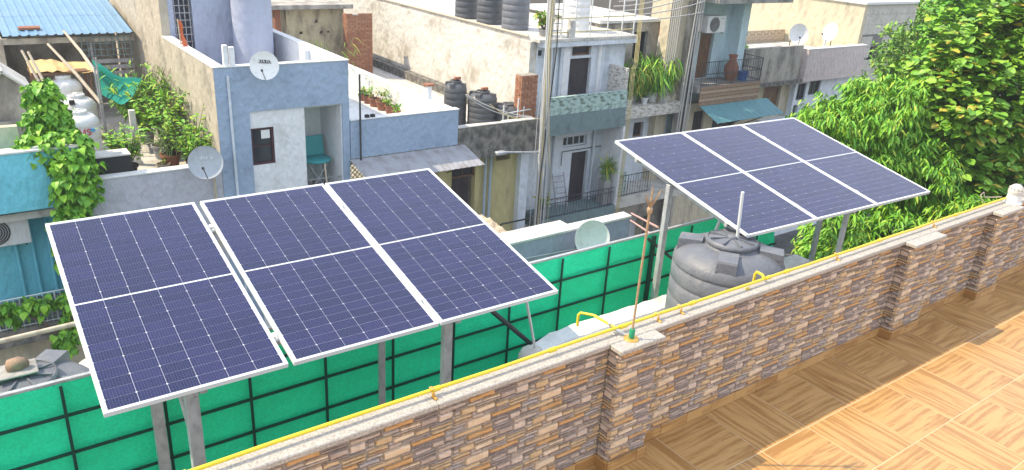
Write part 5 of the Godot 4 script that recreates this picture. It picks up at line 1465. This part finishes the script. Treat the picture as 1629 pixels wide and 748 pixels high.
	bx(g, "coping", Vector3(28.7, -0.548, -19.05), Vector3(32.96, -0.5, -18.78), M.white_roof, 0.01)
	bx(g, "roof_slab", Vector3(28.93, -1.6, -19.2), Vector3(32.95, -1.5, -19.001), M.white_roof)
	wall(g, "front_wall", "z", 28.72, 33.0, -9.0, -1.852, -19.1, 0.25, [[28.9, -2.7, 29.5, -2.0], [29.7, -2.55, 30.5, -1.95], [28.85, -4.4, 29.2, -2.9]], M.blue_light)
	window(g, 28.9, 29.5, -2.7, -2.0, -19.2, M.steel_dark, 2, 1)
	window(g, 29.7, 30.5, -2.55, -1.95, -19.2, M.steel_dark, 2, 1)
	door(g, 28.85, 29.2, -4.4, -2.9, -19.25, M.door_dark)
	tubep(g, "roof_pipe", [Vector3(30.0, -0.5, -19.0), Vector3(30.0, -0.2, -19.0)], 0.05, M.pvc, 8)
	var h := thing("tall_block", "tall cream and grey tiled block with overhanging upper storey", "house", Vector3(35, -9, -22))
	wall(h, "sunlit_side", "x", -32.0, -19.3, -9.0, 1.12, 33.0, 0.25, [], M.cream)
	wall(h, "lower_front", "z", 33.251, 35.9, -9.0, -0.2, -19.3, 0.25, [[34.05, -1.7, 34.7, -0.72]], M.tile_dark)
	bx(h, "side_return", Vector3(35.65, -9.0, -26.0), Vector3(35.9, -0.2, -19.551), M.tile_dark)
	window(h, 34.05, 34.7, -1.7, -0.72, -19.45, M.old_grey, 1, 1)
	bx(h, "upper_storey", Vector3(33.251, -0.19, -26.0), Vector3(37.5, 1.12, -19.36), M.tile_dark)
	bx(h, "roof_slab", Vector3(32.9, 1.122, -32.0), Vector3(37.6, 1.24, -19.2), M.white_roof, 0.01)
	for row in 5:
		for col in 5:
			if row < 2 and col > 2: continue
			var x0 := 33.26 + col * 0.848
			var y0 := -1.2 + row * 0.465
			if row < 2: y0 = -1.2 + row * 0.48 - 0.0
			if row < 2 and col == 1: continue
			if row < 2: bx(h, "facing_panel", Vector3(x0, y0, -19.298), Vector3(minf(x0 + 0.838, 35.88), y0 + 0.455, -19.285), M.tile_grey)
			else: bx(h, "facing_panel", Vector3(x0, -0.185 + (row - 2) * 0.436, -19.358), Vector3(x0 + 0.838, -0.185 + (row - 2) * 0.436 + 0.428, -19.345), M.tile_grey)
	for row in 4:
		for col in 3:
			bx(h, "facing_panel", Vector3(33.26 + col * 0.88, -3.3 + row * 0.5, -19.298), Vector3(33.26 + col * 0.88 + 0.872, -2.81 + row * 0.5, -19.285), M.tile_grey)
	tubep(h, "clothes_rail", [Vector3(35.9, -1.3, -19.0), Vector3(37.2, -1.3, -18.8)], 0.025, M.pvc, 6)
	dish("white satellite dish facing forward on the pink house roof edge", Vector3(28.9, -0.05, -19.6), Vector3(-0.5, 0.3, 1.0), 0.85, M.dish_white, Vector3(28.9, -1.0, -19.9))
	dish("white satellite dish seen edge-on beside the tall block's wall", Vector3(31.3, -0.05, -19.6), Vector3(-1.0, 0.25, -0.25), 0.8, M.dish_white, Vector3(31.4, -1.0, -19.6))
	dish("white satellite dish at the corner of the plank balcony house", Vector3(25.2, 0.1, -19.7), Vector3(-1.0, 0.3, 0.2), 0.85, M.dish_white, Vector3(25.3, -1.0, -19.7))
	# rear houses
	var y := thing("yellow_rear_house", "old yellowish house with stained wall and slab roof behind the blue roof", "house", Vector3(11, -9, -29))
	wall(y, "front_wall", "z", 9.95, 12.1, -9.0, 0.4, -27.0, 0.25, [[10.95, -0.12, 11.1, 0.0], [10.4, -0.5, 10.53, -0.4], [11.15, -0.5, 11.28, -0.4], [11.45, -0.48, 11.53, -0.4]], M.old_yellow)
	bx(y, "rear_wall", Vector3(9.96, -9.0, -30.0), Vector3(12.1, 0.39, -29.8), M.old_yellow)
	bx(y, "end_wall", Vector3(9.96, -9.0, -29.79), Vector3(10.15, 0.39, -27.26), M.old_yellow)
	bx(y, "roof_slab", Vector3(9.3, 0.4, -30.0), Vector3(12.3, 0.55, -26.6), M.old_grey, 0.01)
	bx(y, "side_post", Vector3(9.55, -9.0, -27.2), Vector3(9.75, 0.399, -27.0), M.terracotta)
	var k := thing("brick_wall", "red brick wall standing beside the yellowish rear house", "brick wall", Vector3(12.0, -2, -26))
	rng.seed = 77
	bricks(k, 11.75, 12.75, -1.9, 0.32, -26.3, -26.0)
	var q := thing("lilac_house", "pale lilac house wall far behind the red brick wall", "house", Vector3(14, -9, -34))
	bx(q, "wall", Vector3(11.0, -9.0, -36.0), Vector3(17.0, 3.0, -34.0), M.lilac)
	bx(q, "roof", Vector3(10.9, 3.002, -36.1), Vector3(17.1, 3.2, -33.9), M.conc_light)
	var fw := thing("far_house", "bright white house glimpsed between the trees", "house", Vector3(72, -9, -24))
	bx(fw, "wall", Vector3(68, -9, -30), Vector3(84, 4.0, -22), M.white_paint)
	bx(fw, "roof", Vector3(67.7, 4.002, -30.3), Vector3(84.3, 4.3, -21.7), M.conc_light)

func build_lane_things():
	# blue roof right behind the net
	var t := thing("blue_roof", "low grey-blue roof parapet with white top right behind the net", "house", Vector3(8.2, -9, -10.2))
	wall(t, "parapet", "z", 6.4, 9.9, -9.0, -1.25, -9.5, 0.2, [], M.blue_grey)
	bx(t, "coping", Vector3(6.4, -1.248, -9.72), Vector3(9.92, -1.2, -9.48), M.white_roof, 0.008)
	bx(t, "roof", Vector3(6.4, -2.2, -11.5), Vector3(9.9, -2.0, -9.701), M.conc_light)
	wall(t, "side_parapet", "x", -11.5, -9.701, -9.0, -2.001, 9.7, 0.2, [], M.blue_grey)
	tubep(t, "wall_wire", [Vector3(6.6, -1.5, -9.47), Vector3(9.0, -1.62, -9.47)], 0.008, M.pvc, 5)
	dish("round cream satellite dish rising above the green net", Vector3(8.62, -1.28, -9.15), Vector3(-0.35, 0.3, 1.0), 0.64, M.dish_white, Vector3(8.62, -1.9, -9.49))
	var v := thing("exhaust_duct", "grey sheet metal duct with dark open end beside the solar panel corner", "duct", Vector3(6.6, -1.6, -9.2))
	var b := MB.new()
	b.tube([Vector3(0, 0, 0), Vector3(0.5, 0, 0.1)], 0.13, 16, false)
	b.tube([Vector3(0.02, 0, 0), Vector3(0.5, 0, 0.1)], 0.12, 16, false)
	b.tube([Vector3(0, 0, 0), Vector3(0.02, 0, 0.004)], 0.128, 16, true)
	part(v, "duct", b.mesh(), M.galv, Vector3(6.4, -1.42, -9.2))
	bx(v, "box", Vector3(6.35, -1.3, -9.45), Vector3(6.75, -1.1, -9.3), M.tin, 0.01)
	bx(v, "bracket", Vector3(6.5, -1.7, -9.48), Vector3(6.56, -1.5, -9.15), M.steel_dark)
	var r := thing("rubble_block", "pale blue block with rough tan rubble on top beside the panel edge", "block", Vector3(8.2, -9, -12.6))
	bx(r, "block", Vector3(7.2, -9.0, -13.4), Vector3(8.95, -2.35, -12.0), M.blue_pale)
	var rb := MB.new()
	var nz := noise(4, 1.2, 3)
	var f := func(i: int, j: int) -> Vector3: return Vector3(i * 0.11, 0.07 + 0.12 * nz.get_noise_2d(i * 0.9, j * 0.9), -j * 0.115)
	for i in 16:
		for j in 12:
			rb.quad(f.call(i, j), f.call(i + 1, j), f.call(i + 1, j + 1), f.call(i, j + 1), Vector3.UP)
	for i in 16:
		rb.quad(f.call(i, 0), f.call(i + 1, 0), Vector3((i + 1) * 0.11, -0.04, 0.01), Vector3(i * 0.11, -0.04, 0.01), Vector3(0, 0, 1))
	for j in 12:
		rb.quad(f.call(16, j), f.call(16, j + 1), Vector3(1.77, -0.04, -(j + 1) * 0.115), Vector3(1.77, -0.04, -j * 0.115), Vector3(1, 0, 0))
	part(r, "rubble_top", rb.mesh(), M.rubble, Vector3(7.19, -2.32, -12.0))
	bx(self, "lane", Vector3(-40, -9.2, -60), Vector3(120, -9.0, 30), M.asphalt).set_meta("kind", "structure")
	# neighbour's roof and tanks below the net
	bx(self, "neighbour_roof", Vector3(-6.0, -2.2, -9.6), Vector3(3.2, -1.95, -6.5), M.conc).set_meta("kind", "structure")
	water_tank("water_tank", "dark grey water tank with a stone on its lid beyond the net", Vector3(0.08, -1.95, -7.9), 0.66, 1.42, M.grey_plastic, {"turn": 0.95, "seg": 56})
	var s := MB.new()
	rng.seed = 9
	var pr := [Vector2(0.085, 0), Vector2(0.095, 0.04), Vector2(0.07, 0.09), Vector2(0.0, 0.11)]
	s.lathe(pr, Vector3.ZERO, 5, Basis.from_scale(Vector3(1.2, 1.1, 0.75)))
	var so := part(self, "stone_weight", s.mesh(), M.brown_pale, Vector3(0.05, -0.525, -7.95))
	tag(so, "brown stone weighing down the lid of the dark grey tank", "stone")
	var sl := bx(self, "stone_slab", Vector3(-0.14, -0.54, -8.08), Vector3(0.22, -0.52, -7.8), M.conc, 0.006)
	tag(sl, "flat grey slab under the brown stone on the tank lid", "slab")
	so.position.y = -0.519
	var pl := thing("plastic_pail", "pale plastic drum behind the corner of the solar panel", "drum", Vector3(0.78, -1.95, -8.3))
	b = MB.new()
	b.lathe([Vector2(0, 0), Vector2(0.17, 0), Vector2(0.2, 0.1), Vector2(0.2, 1.0), Vector2(0.21, 1.02), Vector2(0.21, 1.06), Vector2(0.17, 1.08), Vector2(0.0, 1.09)], Vector3.ZERO, 28)
	part(pl, "drum", b.mesh(), M.conc_light, Vector3(0.78, -1.95, -8.3))
	tag(tubep(self, "gutter_pipe", [Vector3(-1.0, -0.9, -9.3), Vector3(0.75, -0.86, -9.3)], 0.03, M.bamboo, 7), "pale pipe lying behind the dark grey tank", "pipe")

# ---------------------------------------------------------------- plants
func leaf_mesh(kind: String) -> ArrayMesh:
	# leaf along +X from the stalk, up is +Y, length 1
	var prof: Array; var droop := 0.25; var fold := 0.3
	match kind:
		"long": prof = [[0.0, 0.01], [0.18, 0.085], [0.45, 0.115], [0.75, 0.07], [1.0, 0.0]]; droop = 0.35; fold = 0.35
		"round": prof = [[0.0, 0.04], [0.1, 0.3], [0.38, 0.46], [0.7, 0.36], [0.92, 0.14], [1.0, 0.0]]; droop = 0.22; fold = 0.22
		"heart": prof = [[-0.08, 0.16], [0.05, 0.4], [0.3, 0.46], [0.62, 0.28], [1.0, 0.0]]; droop = 0.3; fold = 0.25
		"small": prof = [[0.0, 0.02], [0.3, 0.2], [0.65, 0.18], [1.0, 0.0]]; droop = 0.2; fold = 0.2
		_: prof = [[0.0, 0.02], [0.35, 0.045], [0.7, 0.04], [1.0, 0.0]]; droop = 0.5; fold = 0.3
	var b := MB.new()
	var mid := []; var l := []; var r := []
	for p in prof:
		var y: float = -droop * p[0] * p[0]
		mid.append(Vector3(p[0], y, 0)); l.append(Vector3(p[0], y + fold * p[1], p[1])); r.append(Vector3(p[0], y + fold * p[1], -p[1]))
	for i in prof.size() - 1:
		b.quad(mid[i], mid[i + 1], l[i + 1], l[i], Vector3.UP)
		b.quad(mid[i], mid[i + 1], r[i + 1], r[i], Vector3.UP)
	return b.mesh()

var leaf_meshes := {}
func leaf_of(kind: String) -> ArrayMesh:
	if not leaf_meshes.has(kind): leaf_meshes[kind] = leaf_mesh(kind)
	return leaf_meshes[kind]

func leaf_mat(c: Color, vertex := false) -> StandardMaterial3D:
	var m := StandardMaterial3D.new()
	m.albedo_color = Color.WHITE if vertex else c.linear_to_srgb()
	m.vertex_color_use_as_albedo = vertex
	m.roughness = 0.5
	m.backlight = Color(1.05, 1.3, 0.45)
	m.cull_mode = BaseMaterial3D.CULL_DISABLED
	return m

# leaves: list of [Transform3D, colour index]. The nearest ones become parts, the rest one foliage part
func foliage(t: Node3D, leaves: Array, kind: String, cols: Array, singles := 0):
	var org := t.global_position
	if not M.has("leaf_multi"): M.leaf_multi = leaf_mat(Color.WHITE, true)
	var rest := leaves
	if singles > 0:
		leaves.sort_custom(func(a, b): return a[0].origin.distance_squared_to(cam_pos) / pow(a[0].basis.x.length(), 2.0) < b[0].origin.distance_squared_to(cam_pos) / pow(b[0].basis.x.length(), 2.0))
		var mats := []
		for c in cols: mats.append(leaf_mat(c))
		for i in mini(singles, leaves.size()):
			var o := part(t, "leaf", leaf_of(kind), mats[leaves[i][1]])
			o.global_transform = leaves[i][0]
		rest = leaves.slice(singles)
	if rest.is_empty(): return
	var mm := MultiMesh.new()
	mm.transform_format = MultiMesh.TRANSFORM_3D
	mm.use_colors = true
	mm.mesh = leaf_of(kind)
	mm.instance_count = rest.size()
	for i in rest.size():
		var x: Transform3D = rest[i][0]
		x.origin -= org
		mm.set_instance_transform(i, x)
		var c: Color = cols[rest[i][1]]
		mm.set_instance_color(i, c)
	var mi := MultiMeshInstance3D.new()
	mi.multimesh = mm
	mi.material_override = M.leaf_multi
	mi.name = "foliage"
	mi.set_meta("kind", "stuff")
	t.add_child(mi)

func aim(d: Vector3, up: Vector3, s: float) -> Basis:
	var x := d.normalized()
	var z := x.cross(up)
	if z.length() < 0.05: z = x.cross(Vector3.RIGHT)
	z = z.normalized()
	var y := z.cross(x)
	return Basis(x * s, y * s, z * s)

func rand_dir() -> Vector3:
	var v := Vector3(rng.randfn(), rng.randfn(), rng.randfn())
	return v.normalized()

# a leafy spray at p, growing outwards along d
func spray(out: Array, p: Vector3, d: Vector3, n: int, size: float, spread: float, style: String, ncol: int):
	for i in n:
		var q := p + d * rng.randf_range(-0.6, 0.6) * spread + rand_dir() * spread * rng.randf_range(0.2, 1.0) * Vector3(1, 0.6, 1)
		var ld: Vector3
		if style == "droop":
			ld = (rand_dir() * Vector3(1, 0.3, 1) + Vector3(0, -0.75, 0) + d * 0.4)
		elif style == "flat":
			ld = (rand_dir() * Vector3(1, 0.25, 1) + Vector3(0, -0.15, 0) + d * 0.35)
		else:
			ld = rand_dir() + d * 0.5
		var up := (Vector3.UP + rand_dir() * 0.45).normalized()
		var s := size * rng.randf_range(0.5, 1.3)
		var ci := rng.randi() % ncol
		out.append([Transform3D(aim(ld, up, s), q), ci])

func tree(called: String, label: String, base: Vector3, lobes: Array, clusters: int, per: int, kind: String, size: float, spread: float, style: String, cols: Array, sd: int, singles := 0, group := "", shoots := 0.0):
	rng.seed = sd
	var t := thing(called, label, "tree", base, group)
	var c0: Vector3 = lobes[0][0]
	var fork := Vector3(lerpf(base.x, c0.x, 0.6), lerpf(base.y, c0.y, 0.6), lerpf(base.z, c0.z, 0.6))
	tubep(t, "trunk", [base, base.lerp(fork, 0.5) + Vector3(0.08, 0, 0.05), fork, c0 - Vector3(0, lobes[0][1].y * 0.2, 0)], [0.22, 0.18, 0.14, 0.06], M.bark, 9)
	for l in lobes.slice(1):
		var m := fork.lerp(l[0], 0.55) + Vector3(0, 0.15, 0)
		tubep(t, "limb", [fork, m, l[0]], [0.09, 0.06, 0.025], M.bark, 7)
	var leaves := []
	var tw := MB.new()
	var vol := 0.0
	for l in lobes: vol += l[1].x * l[1].y * l[1].z
	for l in lobes:
		var R: Vector3 = l[1]
		var nn := int(clusters * R.x * R.y * R.z / vol)
		for i in nn:
			var d := rand_dir()
			var k := pow(rng.randf(), 0.3) * rng.randf_range(0.82, 1.12)
			var p: Vector3 = l[0] + d * R * k
			spray(leaves, p, d, per, size, spread, style, cols.size() - 1)
			if i % 3 == 0:
				tw.tube([l[0].lerp(p, 0.45) - base, p - base], [0.012, 0.005], 4, false)
	# some yellowed tips
	for i in leaves.size():
		if rng.randf() < shoots: leaves[i][1] = cols.size() - 1
	part(t, "twigs", tw.mesh(), M.bark, base).set_meta("kind", "stuff")
	foliage(t, leaves, kind, cols, singles)
	return t

func potted(label: String, at: Vector3, pr: float, ph: float, h: float, kind: String, n: int, size: float, cols: Array, pm: Material, group := "", style := "any", stem := true):
	var t := thing("potted_plant", label, "plant", at, group)
	var b := MB.new()
	b.lathe([Vector2(0, 0), Vector2(pr * 0.7, 0), Vector2(pr * 0.95, ph * 0.85), Vector2(pr * 1.08, ph * 0.86), Vector2(pr * 1.08, ph), Vector2(pr * 0.95, ph), Vector2(pr * 0.93, ph * 0.9)], Vector3.ZERO, 18)
	part(t, "pot", b.mesh(), pm, at)
	b = MB.new()
	b.lathe([Vector2(pr * 0.94, ph * 0.9), Vector2(0, ph * 0.92)], Vector3.ZERO, 14)
	part(t, "soil", b.mesh(), M.soil, at)
	var leaves := []
	var st := MB.new()
	var k := maxi(2, n / 14)
	for i in k:
		var d := (Vector3.UP * 1.3 + rand_dir() * Vector3(0.8, 0.2, 0.8)).normalized()
		var top := Vector3(0, ph * 0.9, 0) + d * h * rng.randf_range(0.6, 1.0)
		st.tube([Vector3(rng.randf_range(-0.3, 0.3) * pr, ph * 0.88, 0), top], [0.012, 0.004], 5, false)
		for j in n / k:
			var q := at + Vector3(0, ph * 0.9, 0).lerp(top, rng.randf_range(0.35, 1.0))
			spray(leaves, q, d, 1, size, maxf(h * 0.16, 0.1), style, cols.size())
	part(t, "stem", st.mesh(), M.bark, at)
	foliage(t, leaves, kind, cols, 0)
	return t

func build_plants():
	var lime := [Color(0.13, 0.36, 0.015), Color(0.18, 0.42, 0.02), Color(0.1, 0.3, 0.012), Color(0.23, 0.46, 0.02), Color(0.33, 0.45, 0.03)]
	var broad := [Color(0.15, 0.33, 0.025), Color(0.19, 0.38, 0.03), Color(0.11, 0.27, 0.02), Color(0.24, 0.42, 0.035), Color(0.43, 0.38, 0.05)]
	tree("drooping_tree", "tree with bright drooping narrow leaves behind the solar panel row", Vector3(13.0, -9, -7.1), [
		[Vector3(13.1, 0.8, -7.2), Vector3(0.95, 0.8, 0.8)], [Vector3(12.3, 0.72, -7.4), Vector3(0.62, 0.55, 0.6)], [Vector3(13.85, 1.1, -7.0), Vector3(0.68, 0.55, 0.6)], [Vector3(12.8, -0.1, -6.8), Vector3(0.95, 0.65, 0.7)],
		[Vector3(13.8, 0.0, -6.4), Vector3(0.85, 0.75, 0.7)], [Vector3(12.7, -0.75, -5.9), Vector3(0.95, 0.55, 0.6)], [Vector3(13.7, -0.6, -5.4), Vector3(0.85, 0.55, 0.55)], [Vector3(11.6, -0.9, -6.2), Vector3(0.9, 0.55, 0.6)], [Vector3(10.6, -0.8, -5.8), Vector3(0.7, 0.5, 0.55)], [Vector3(11.6, -1.5, -5.3), Vector3(1.2, 0.6, 0.6)]],
		1300, 32, "long", 0.15, 0.13, "droop", lime, 101, 300, "", 0.12)
	tree("broadleaf_tree", "tree with big round leaves and yellowed tips at the parapet's far end", Vector3(16.2, -9, -6.8), [
		[Vector3(15.9, 1.0, -6.4), Vector3(1.2, 1.1, 1.0)], [Vector3(14.7, 1.0, -6.4), Vector3(0.8, 0.75, 0.8)], [Vector3(15.3, 1.8, -7.0), Vector3(0.9, 0.7, 0.8)], [Vector3(16.5, 2.2, -6.6), Vector3(1.1, 0.8, 0.9)], [Vector3(14.3, 0.2, -6.4), Vector3(0.65, 0.6, 0.6)],
		[Vector3(15.2, -0.2, -6.2), Vector3(1.0, 0.85, 0.8)], [Vector3(17.2, 0.7, -6.0), Vector3(1.2, 1.1, 0.9)], [Vector3(14.7, -1.1, -5.6), Vector3(1.1, 0.8, 0.7)], [Vector3(16.4, -0.6, -5.5), Vector3(1.2, 0.9, 0.7)]],
		880, 24, "round", 0.16, 0.19, "flat", broad, 202, 300, "", 0.08)
	tree("background_tree", "dense small-leaved tree standing behind the round-leaved tree", Vector3(27, -9, -13.5), [
		[Vector3(27.5, 0.2, -13.3), Vector3(2.2, 1.7, 1.8)], [Vector3(26.0, -1.5, -13.2), Vector3(2.2, 1.6, 1.6)], [Vector3(29.5, -0.4, -13.6), Vector3(2.0, 1.6, 1.8)], [Vector3(24.5, -2.8, -11.5), Vector3(1.8, 1.4, 1.4)]],
		650, 30, "small", 0.19, 0.28, "any", broad, 303, 0, "trees beyond the round-leaved tree", 0.05)
	tree("background_tree", "tall light green tree rising above the round-leaved tree", Vector3(26, -9, -11), [
		[Vector3(26.0, 2.0, -11.2), Vector3(1.9, 1.3, 1.5)], [Vector3(27.6, 2.6, -10.6), Vector3(1.9, 1.4, 1.5)], [Vector3(24.4, 1.2, -11.2), Vector3(1.5, 1.1, 1.2)], [Vector3(25.6, 0.2, -10.4), Vector3(1.9, 1.3, 1.2)], [Vector3(29, 2.0, -10.6), Vector3(1.8, 1.5, 1.4)]],
		650, 26, "round", 0.17, 0.28, "flat", lime, 404, 0, "trees beyond the round-leaved tree", 0.04)
	tree("background_tree", "dense green tree beside the tall grey tiled block", Vector3(40, -9, -19.5), [
		[Vector3(41.5, -0.9, -20.6), Vector3(2.4, 1.8, 2.0)], [Vector3(39.2, -2.4, -19.2), Vector3(1.5, 1.7, 1.6)], [Vector3(45, -1.0, -21.0), Vector3(3.0, 2.4, 2.2)], [Vector3(36.5, -4.2, -17.3), Vector3(2.0, 1.8, 1.6)]],
		520, 30, "small", 0.3, 0.42, "any", broad, 505, 0, "trees beyond the round-leaved tree", 0.03)
	tree("background_tree", "small green tree peeping out behind the blue roof", Vector3(11.5, -9, -36), [[Vector3(11.3, 0.5, -36), Vector3(1.5, 2.0, 1.2)]], 90, 24, "small", 0.25, 0.35, "any", broad, 606, 0, "trees beyond the round-leaved tree", 0.03)
	# climbing vine
	rng.seed = 808
	var v := thing("climbing_vine", "big heart-leaved vine tumbling over the turquoise house front", "vine", Vector3(1.6, -2.2, -17.4))
	var leaves := []
	var lobes := [[Vector3(1.5, 0.0, -17.85), Vector3(0.26, 0.28, 0.28), 70], [Vector3(1.5, -0.5, -17.8), Vector3(0.42, 0.4, 0.4), 170], [Vector3(1.55, -1.05, -17.75), Vector3(0.45, 0.5, 0.42), 230], [Vector3(1.15, -1.0, -17.3), Vector3(0.38, 0.3, 0.3), 80], [Vector3(1.8, -1.35, -18.0), Vector3(0.3, 0.3, 0.3), 80], [Vector3(1.65, -0.95, -17.2), Vector3(0.5, 0.35, 0.3), 110], [Vector3(1.75, -1.3, -16.88), Vector3(0.42, 0.4, 0.2), 130], [Vector3(1.7, -1.75, -16.8), Vector3(0.42, 0.45, 0.2), 180], [Vector3(1.55, -2.45, -16.75), Vector3(0.38, 0.42, 0.18), 150], [Vector3(1.4, -3.1, -16.7), Vector3(0.26, 0.45, 0.16), 70], [Vector3(1.25, -4.1, -16.55), Vector3(0.25, 0.6, 0.12), 75], [Vector3(1.05, -4.85, -16.5), Vector3(0.22, 0.35, 0.1), 30], [Vector3(0.3, -4.0, -16.6), Vector3(0.75, 0.22, 0.1), 60]]
	var stems := MB.new()
	var prev := Vector3(1.8, -2.2, -17.5)
	for l in lobes:
		stems.tube([prev - v.position, prev.lerp(l[0], 0.5) + Vector3(0.05, 0.08, 0.05) - v.position, l[0] - v.position], [0.03, 0.025, 0.015], 6, false)
		prev = l[0]
		for i in l[2]:
			var d := rand_dir()
			var p: Vector3 = l[0] + d * l[1] * pow(rng.randf(), 0.35)
			spray(leaves, p, (d + Vector3(0, 0, 0.5)).normalized(), 5, 0.14, 0.1, "droop", lime.size() - 1)
	part(v, "stem", stems.mesh(), M.bark, v.position)
	foliage(v, leaves, "heart", lime, 300)
	# roof garden
	var g := "potted plants on the roof garden"
	rng.seed = 909
	potted("bushy lime green sapling beside the square masonry post", Vector3(3.0, -2.2, -18.6), 0.2, 0.3, 1.05, "small", 620, 0.14, lime, M.dark, g, "flat")
	potted("tall fine-leaved plant against the shed's slatted front", Vector3(3.95, -2.2, -21.2), 0.2, 0.35, 1.9, "long", 1500, 0.2, lime, M.pot_grey, g, "droop")
	potted("tall lime green plant against the cement side wall", Vector3(4.22, -2.2, -20.0), 0.2, 0.3, 1.7, "small", 1000, 0.16, lime, M.terracotta, g, "flat")
	potted("thin plant on a bare stalk beside the orange flag", Vector3(4.4, -2.2, -18.6), 0.16, 0.25, 1.75, "small", 380, 0.15, lime, M.terracotta, g, "flat")
	potted("leafy plant in a terracotta pot at the parapet corner", Vector3(4.33, -2.2, -17.9), 0.17, 0.28, 1.0, "small", 600, 0.14, lime, M.terracotta, g, "any")
	potted("spiky grey green plant in a wide terracotta pot", Vector3(3.98, -2.2, -18.9), 0.22, 0.36, 0.7, "blade", 340, 0.28, [Color(0.16, 0.26, 0.07), Color(0.13, 0.22, 0.06)], M.terracotta, g, "any")
	potted("low plant in an empty-looking grey tub", Vector3(4.0, -2.2, -19.8), 0.24, 0.34, 0.25, "blade", 40, 0.2, broad, M.pot_grey, g, "any")
	potted("small plant in a tan bowl near the yellow fruit", Vector3(3.75, -2.2, -18.7), 0.15, 0.2, 0.2, "small", 20, 0.08, broad, M.bamboo, g, "any")
	g = "pots along the annex terrace"
	for q in [[10.35, -21.9, 0.12, 0.2, 0.25], [10.35, -21.5, 0.14, 0.24, 0.3], [10.35, -21.05, 0.17, 0.26, 0.4], [10.35, -20.55, 0.17, 0.28, 0.42], [10.35, -20.05, 0.14, 0.26, 0.35], [10.35, -19.65, 0.12, 0.2, 0.28]]:
		potted("small green plant in a brown pot along the white annex parapet", Vector3(q[0], -1.75, q[1]), q[2], q[3], q[4], "small", 46, 0.12, broad, M.terracotta, g, "any")
	potted("tall spindly plant in a pot between blue roof and annex", Vector3(9.4, -1.75, -22.2), 0.18, 0.3, 1.9, "blade", 150, 0.3, broad, M.terracotta, "", "droop")
	# balcony plants of the old grey house
	g = "plants on the peeling balcony"
	potted("big arching palm with yellow green fronds on the peeling balcony", Vector3(19.9, -1.9, -18.8), 0.22, 0.36, 1.5, "blade", 900, 0.55, lime, M.white_plastic, g, "droop")
	potted("feathery plant beside the barred grey window", Vector3(19.0, -1.9, -18.9), 0.2, 0.32, 1.4, "blade", 700, 0.4, broad, M.pot_grey, g, "droop")
	potted("reddish dry plant at the cable bundle end of the balcony", Vector3(20.7, -1.9, -18.75), 0.2, 0.32, 1.2, "blade", 260, 0.35, [Color(0.22, 0.14, 0.08), Color(0.18, 0.17, 0.06)], M.pot_grey, g, "droop")
	for q in [18.2, 18.55, 19.3, 20.3]:
		potted("small plant in a white pot on the peeling balcony", Vector3(q, -1.9, -18.55), 0.13, 0.24, 0.3, "small", 40, 0.14, broad, M.white_plastic, "white pots on the peeling balcony", "any")
	potted("round palm beside the lower dark door", Vector3(16.75, -3.9, -17.4), 0.14, 0.2, 0.4, "blade", 160, 0.36, broad, M.pot_grey, "", "any")
	bx(self, "plant_stand", Vector3(16.6, -4.715, -17.55), Vector3(16.9, -3.902, -17.25), M.pot_grey).set_meta("label", "narrow grey stand carrying the round palm")
	get_node("plant_stand").set_meta("category", "stand")
	pass
	potted("green bush behind the rail by the cable bundle", Vector3(14.2, -4.715, -17.4), 0.16, 0.24, 0.5, "small", 130, 0.15, broad, M.pot_grey, "", "any")
	potted("leafy shrub on the corner of the white house roof", Vector3(14.5, 0.6, -18.3), 0.18, 0.2, 0.6, "small", 200, 0.16, broad, M.pot_grey, "", "any")
	potted("upright climbing plant at the plank balcony's corner", Vector3(24.95, -1.0, -19.35), 0.16, 0.25, 0.9, "heart", 90, 0.2, broad, M.pot_grey, "", "any")
	var yf := MB.new()
	yf.lathe([Vector2(0, 0), Vector2(0.07, 0.01), Vector2(0.09, 0.06), Vector2(0.06, 0.11), Vector2(0, 0.12)], Vector3.ZERO, 12, Basis.from_scale(Vector3(1.5, 1, 1)))
	tag(part(self, "yellow_gourd", yf.mesh(), plain(Color(0.6, 0.4, 0.03), 0.5), Vector3(4.0, -2.2, -18.35)), "yellow gourd lying on the roof garden floor", "gourd")
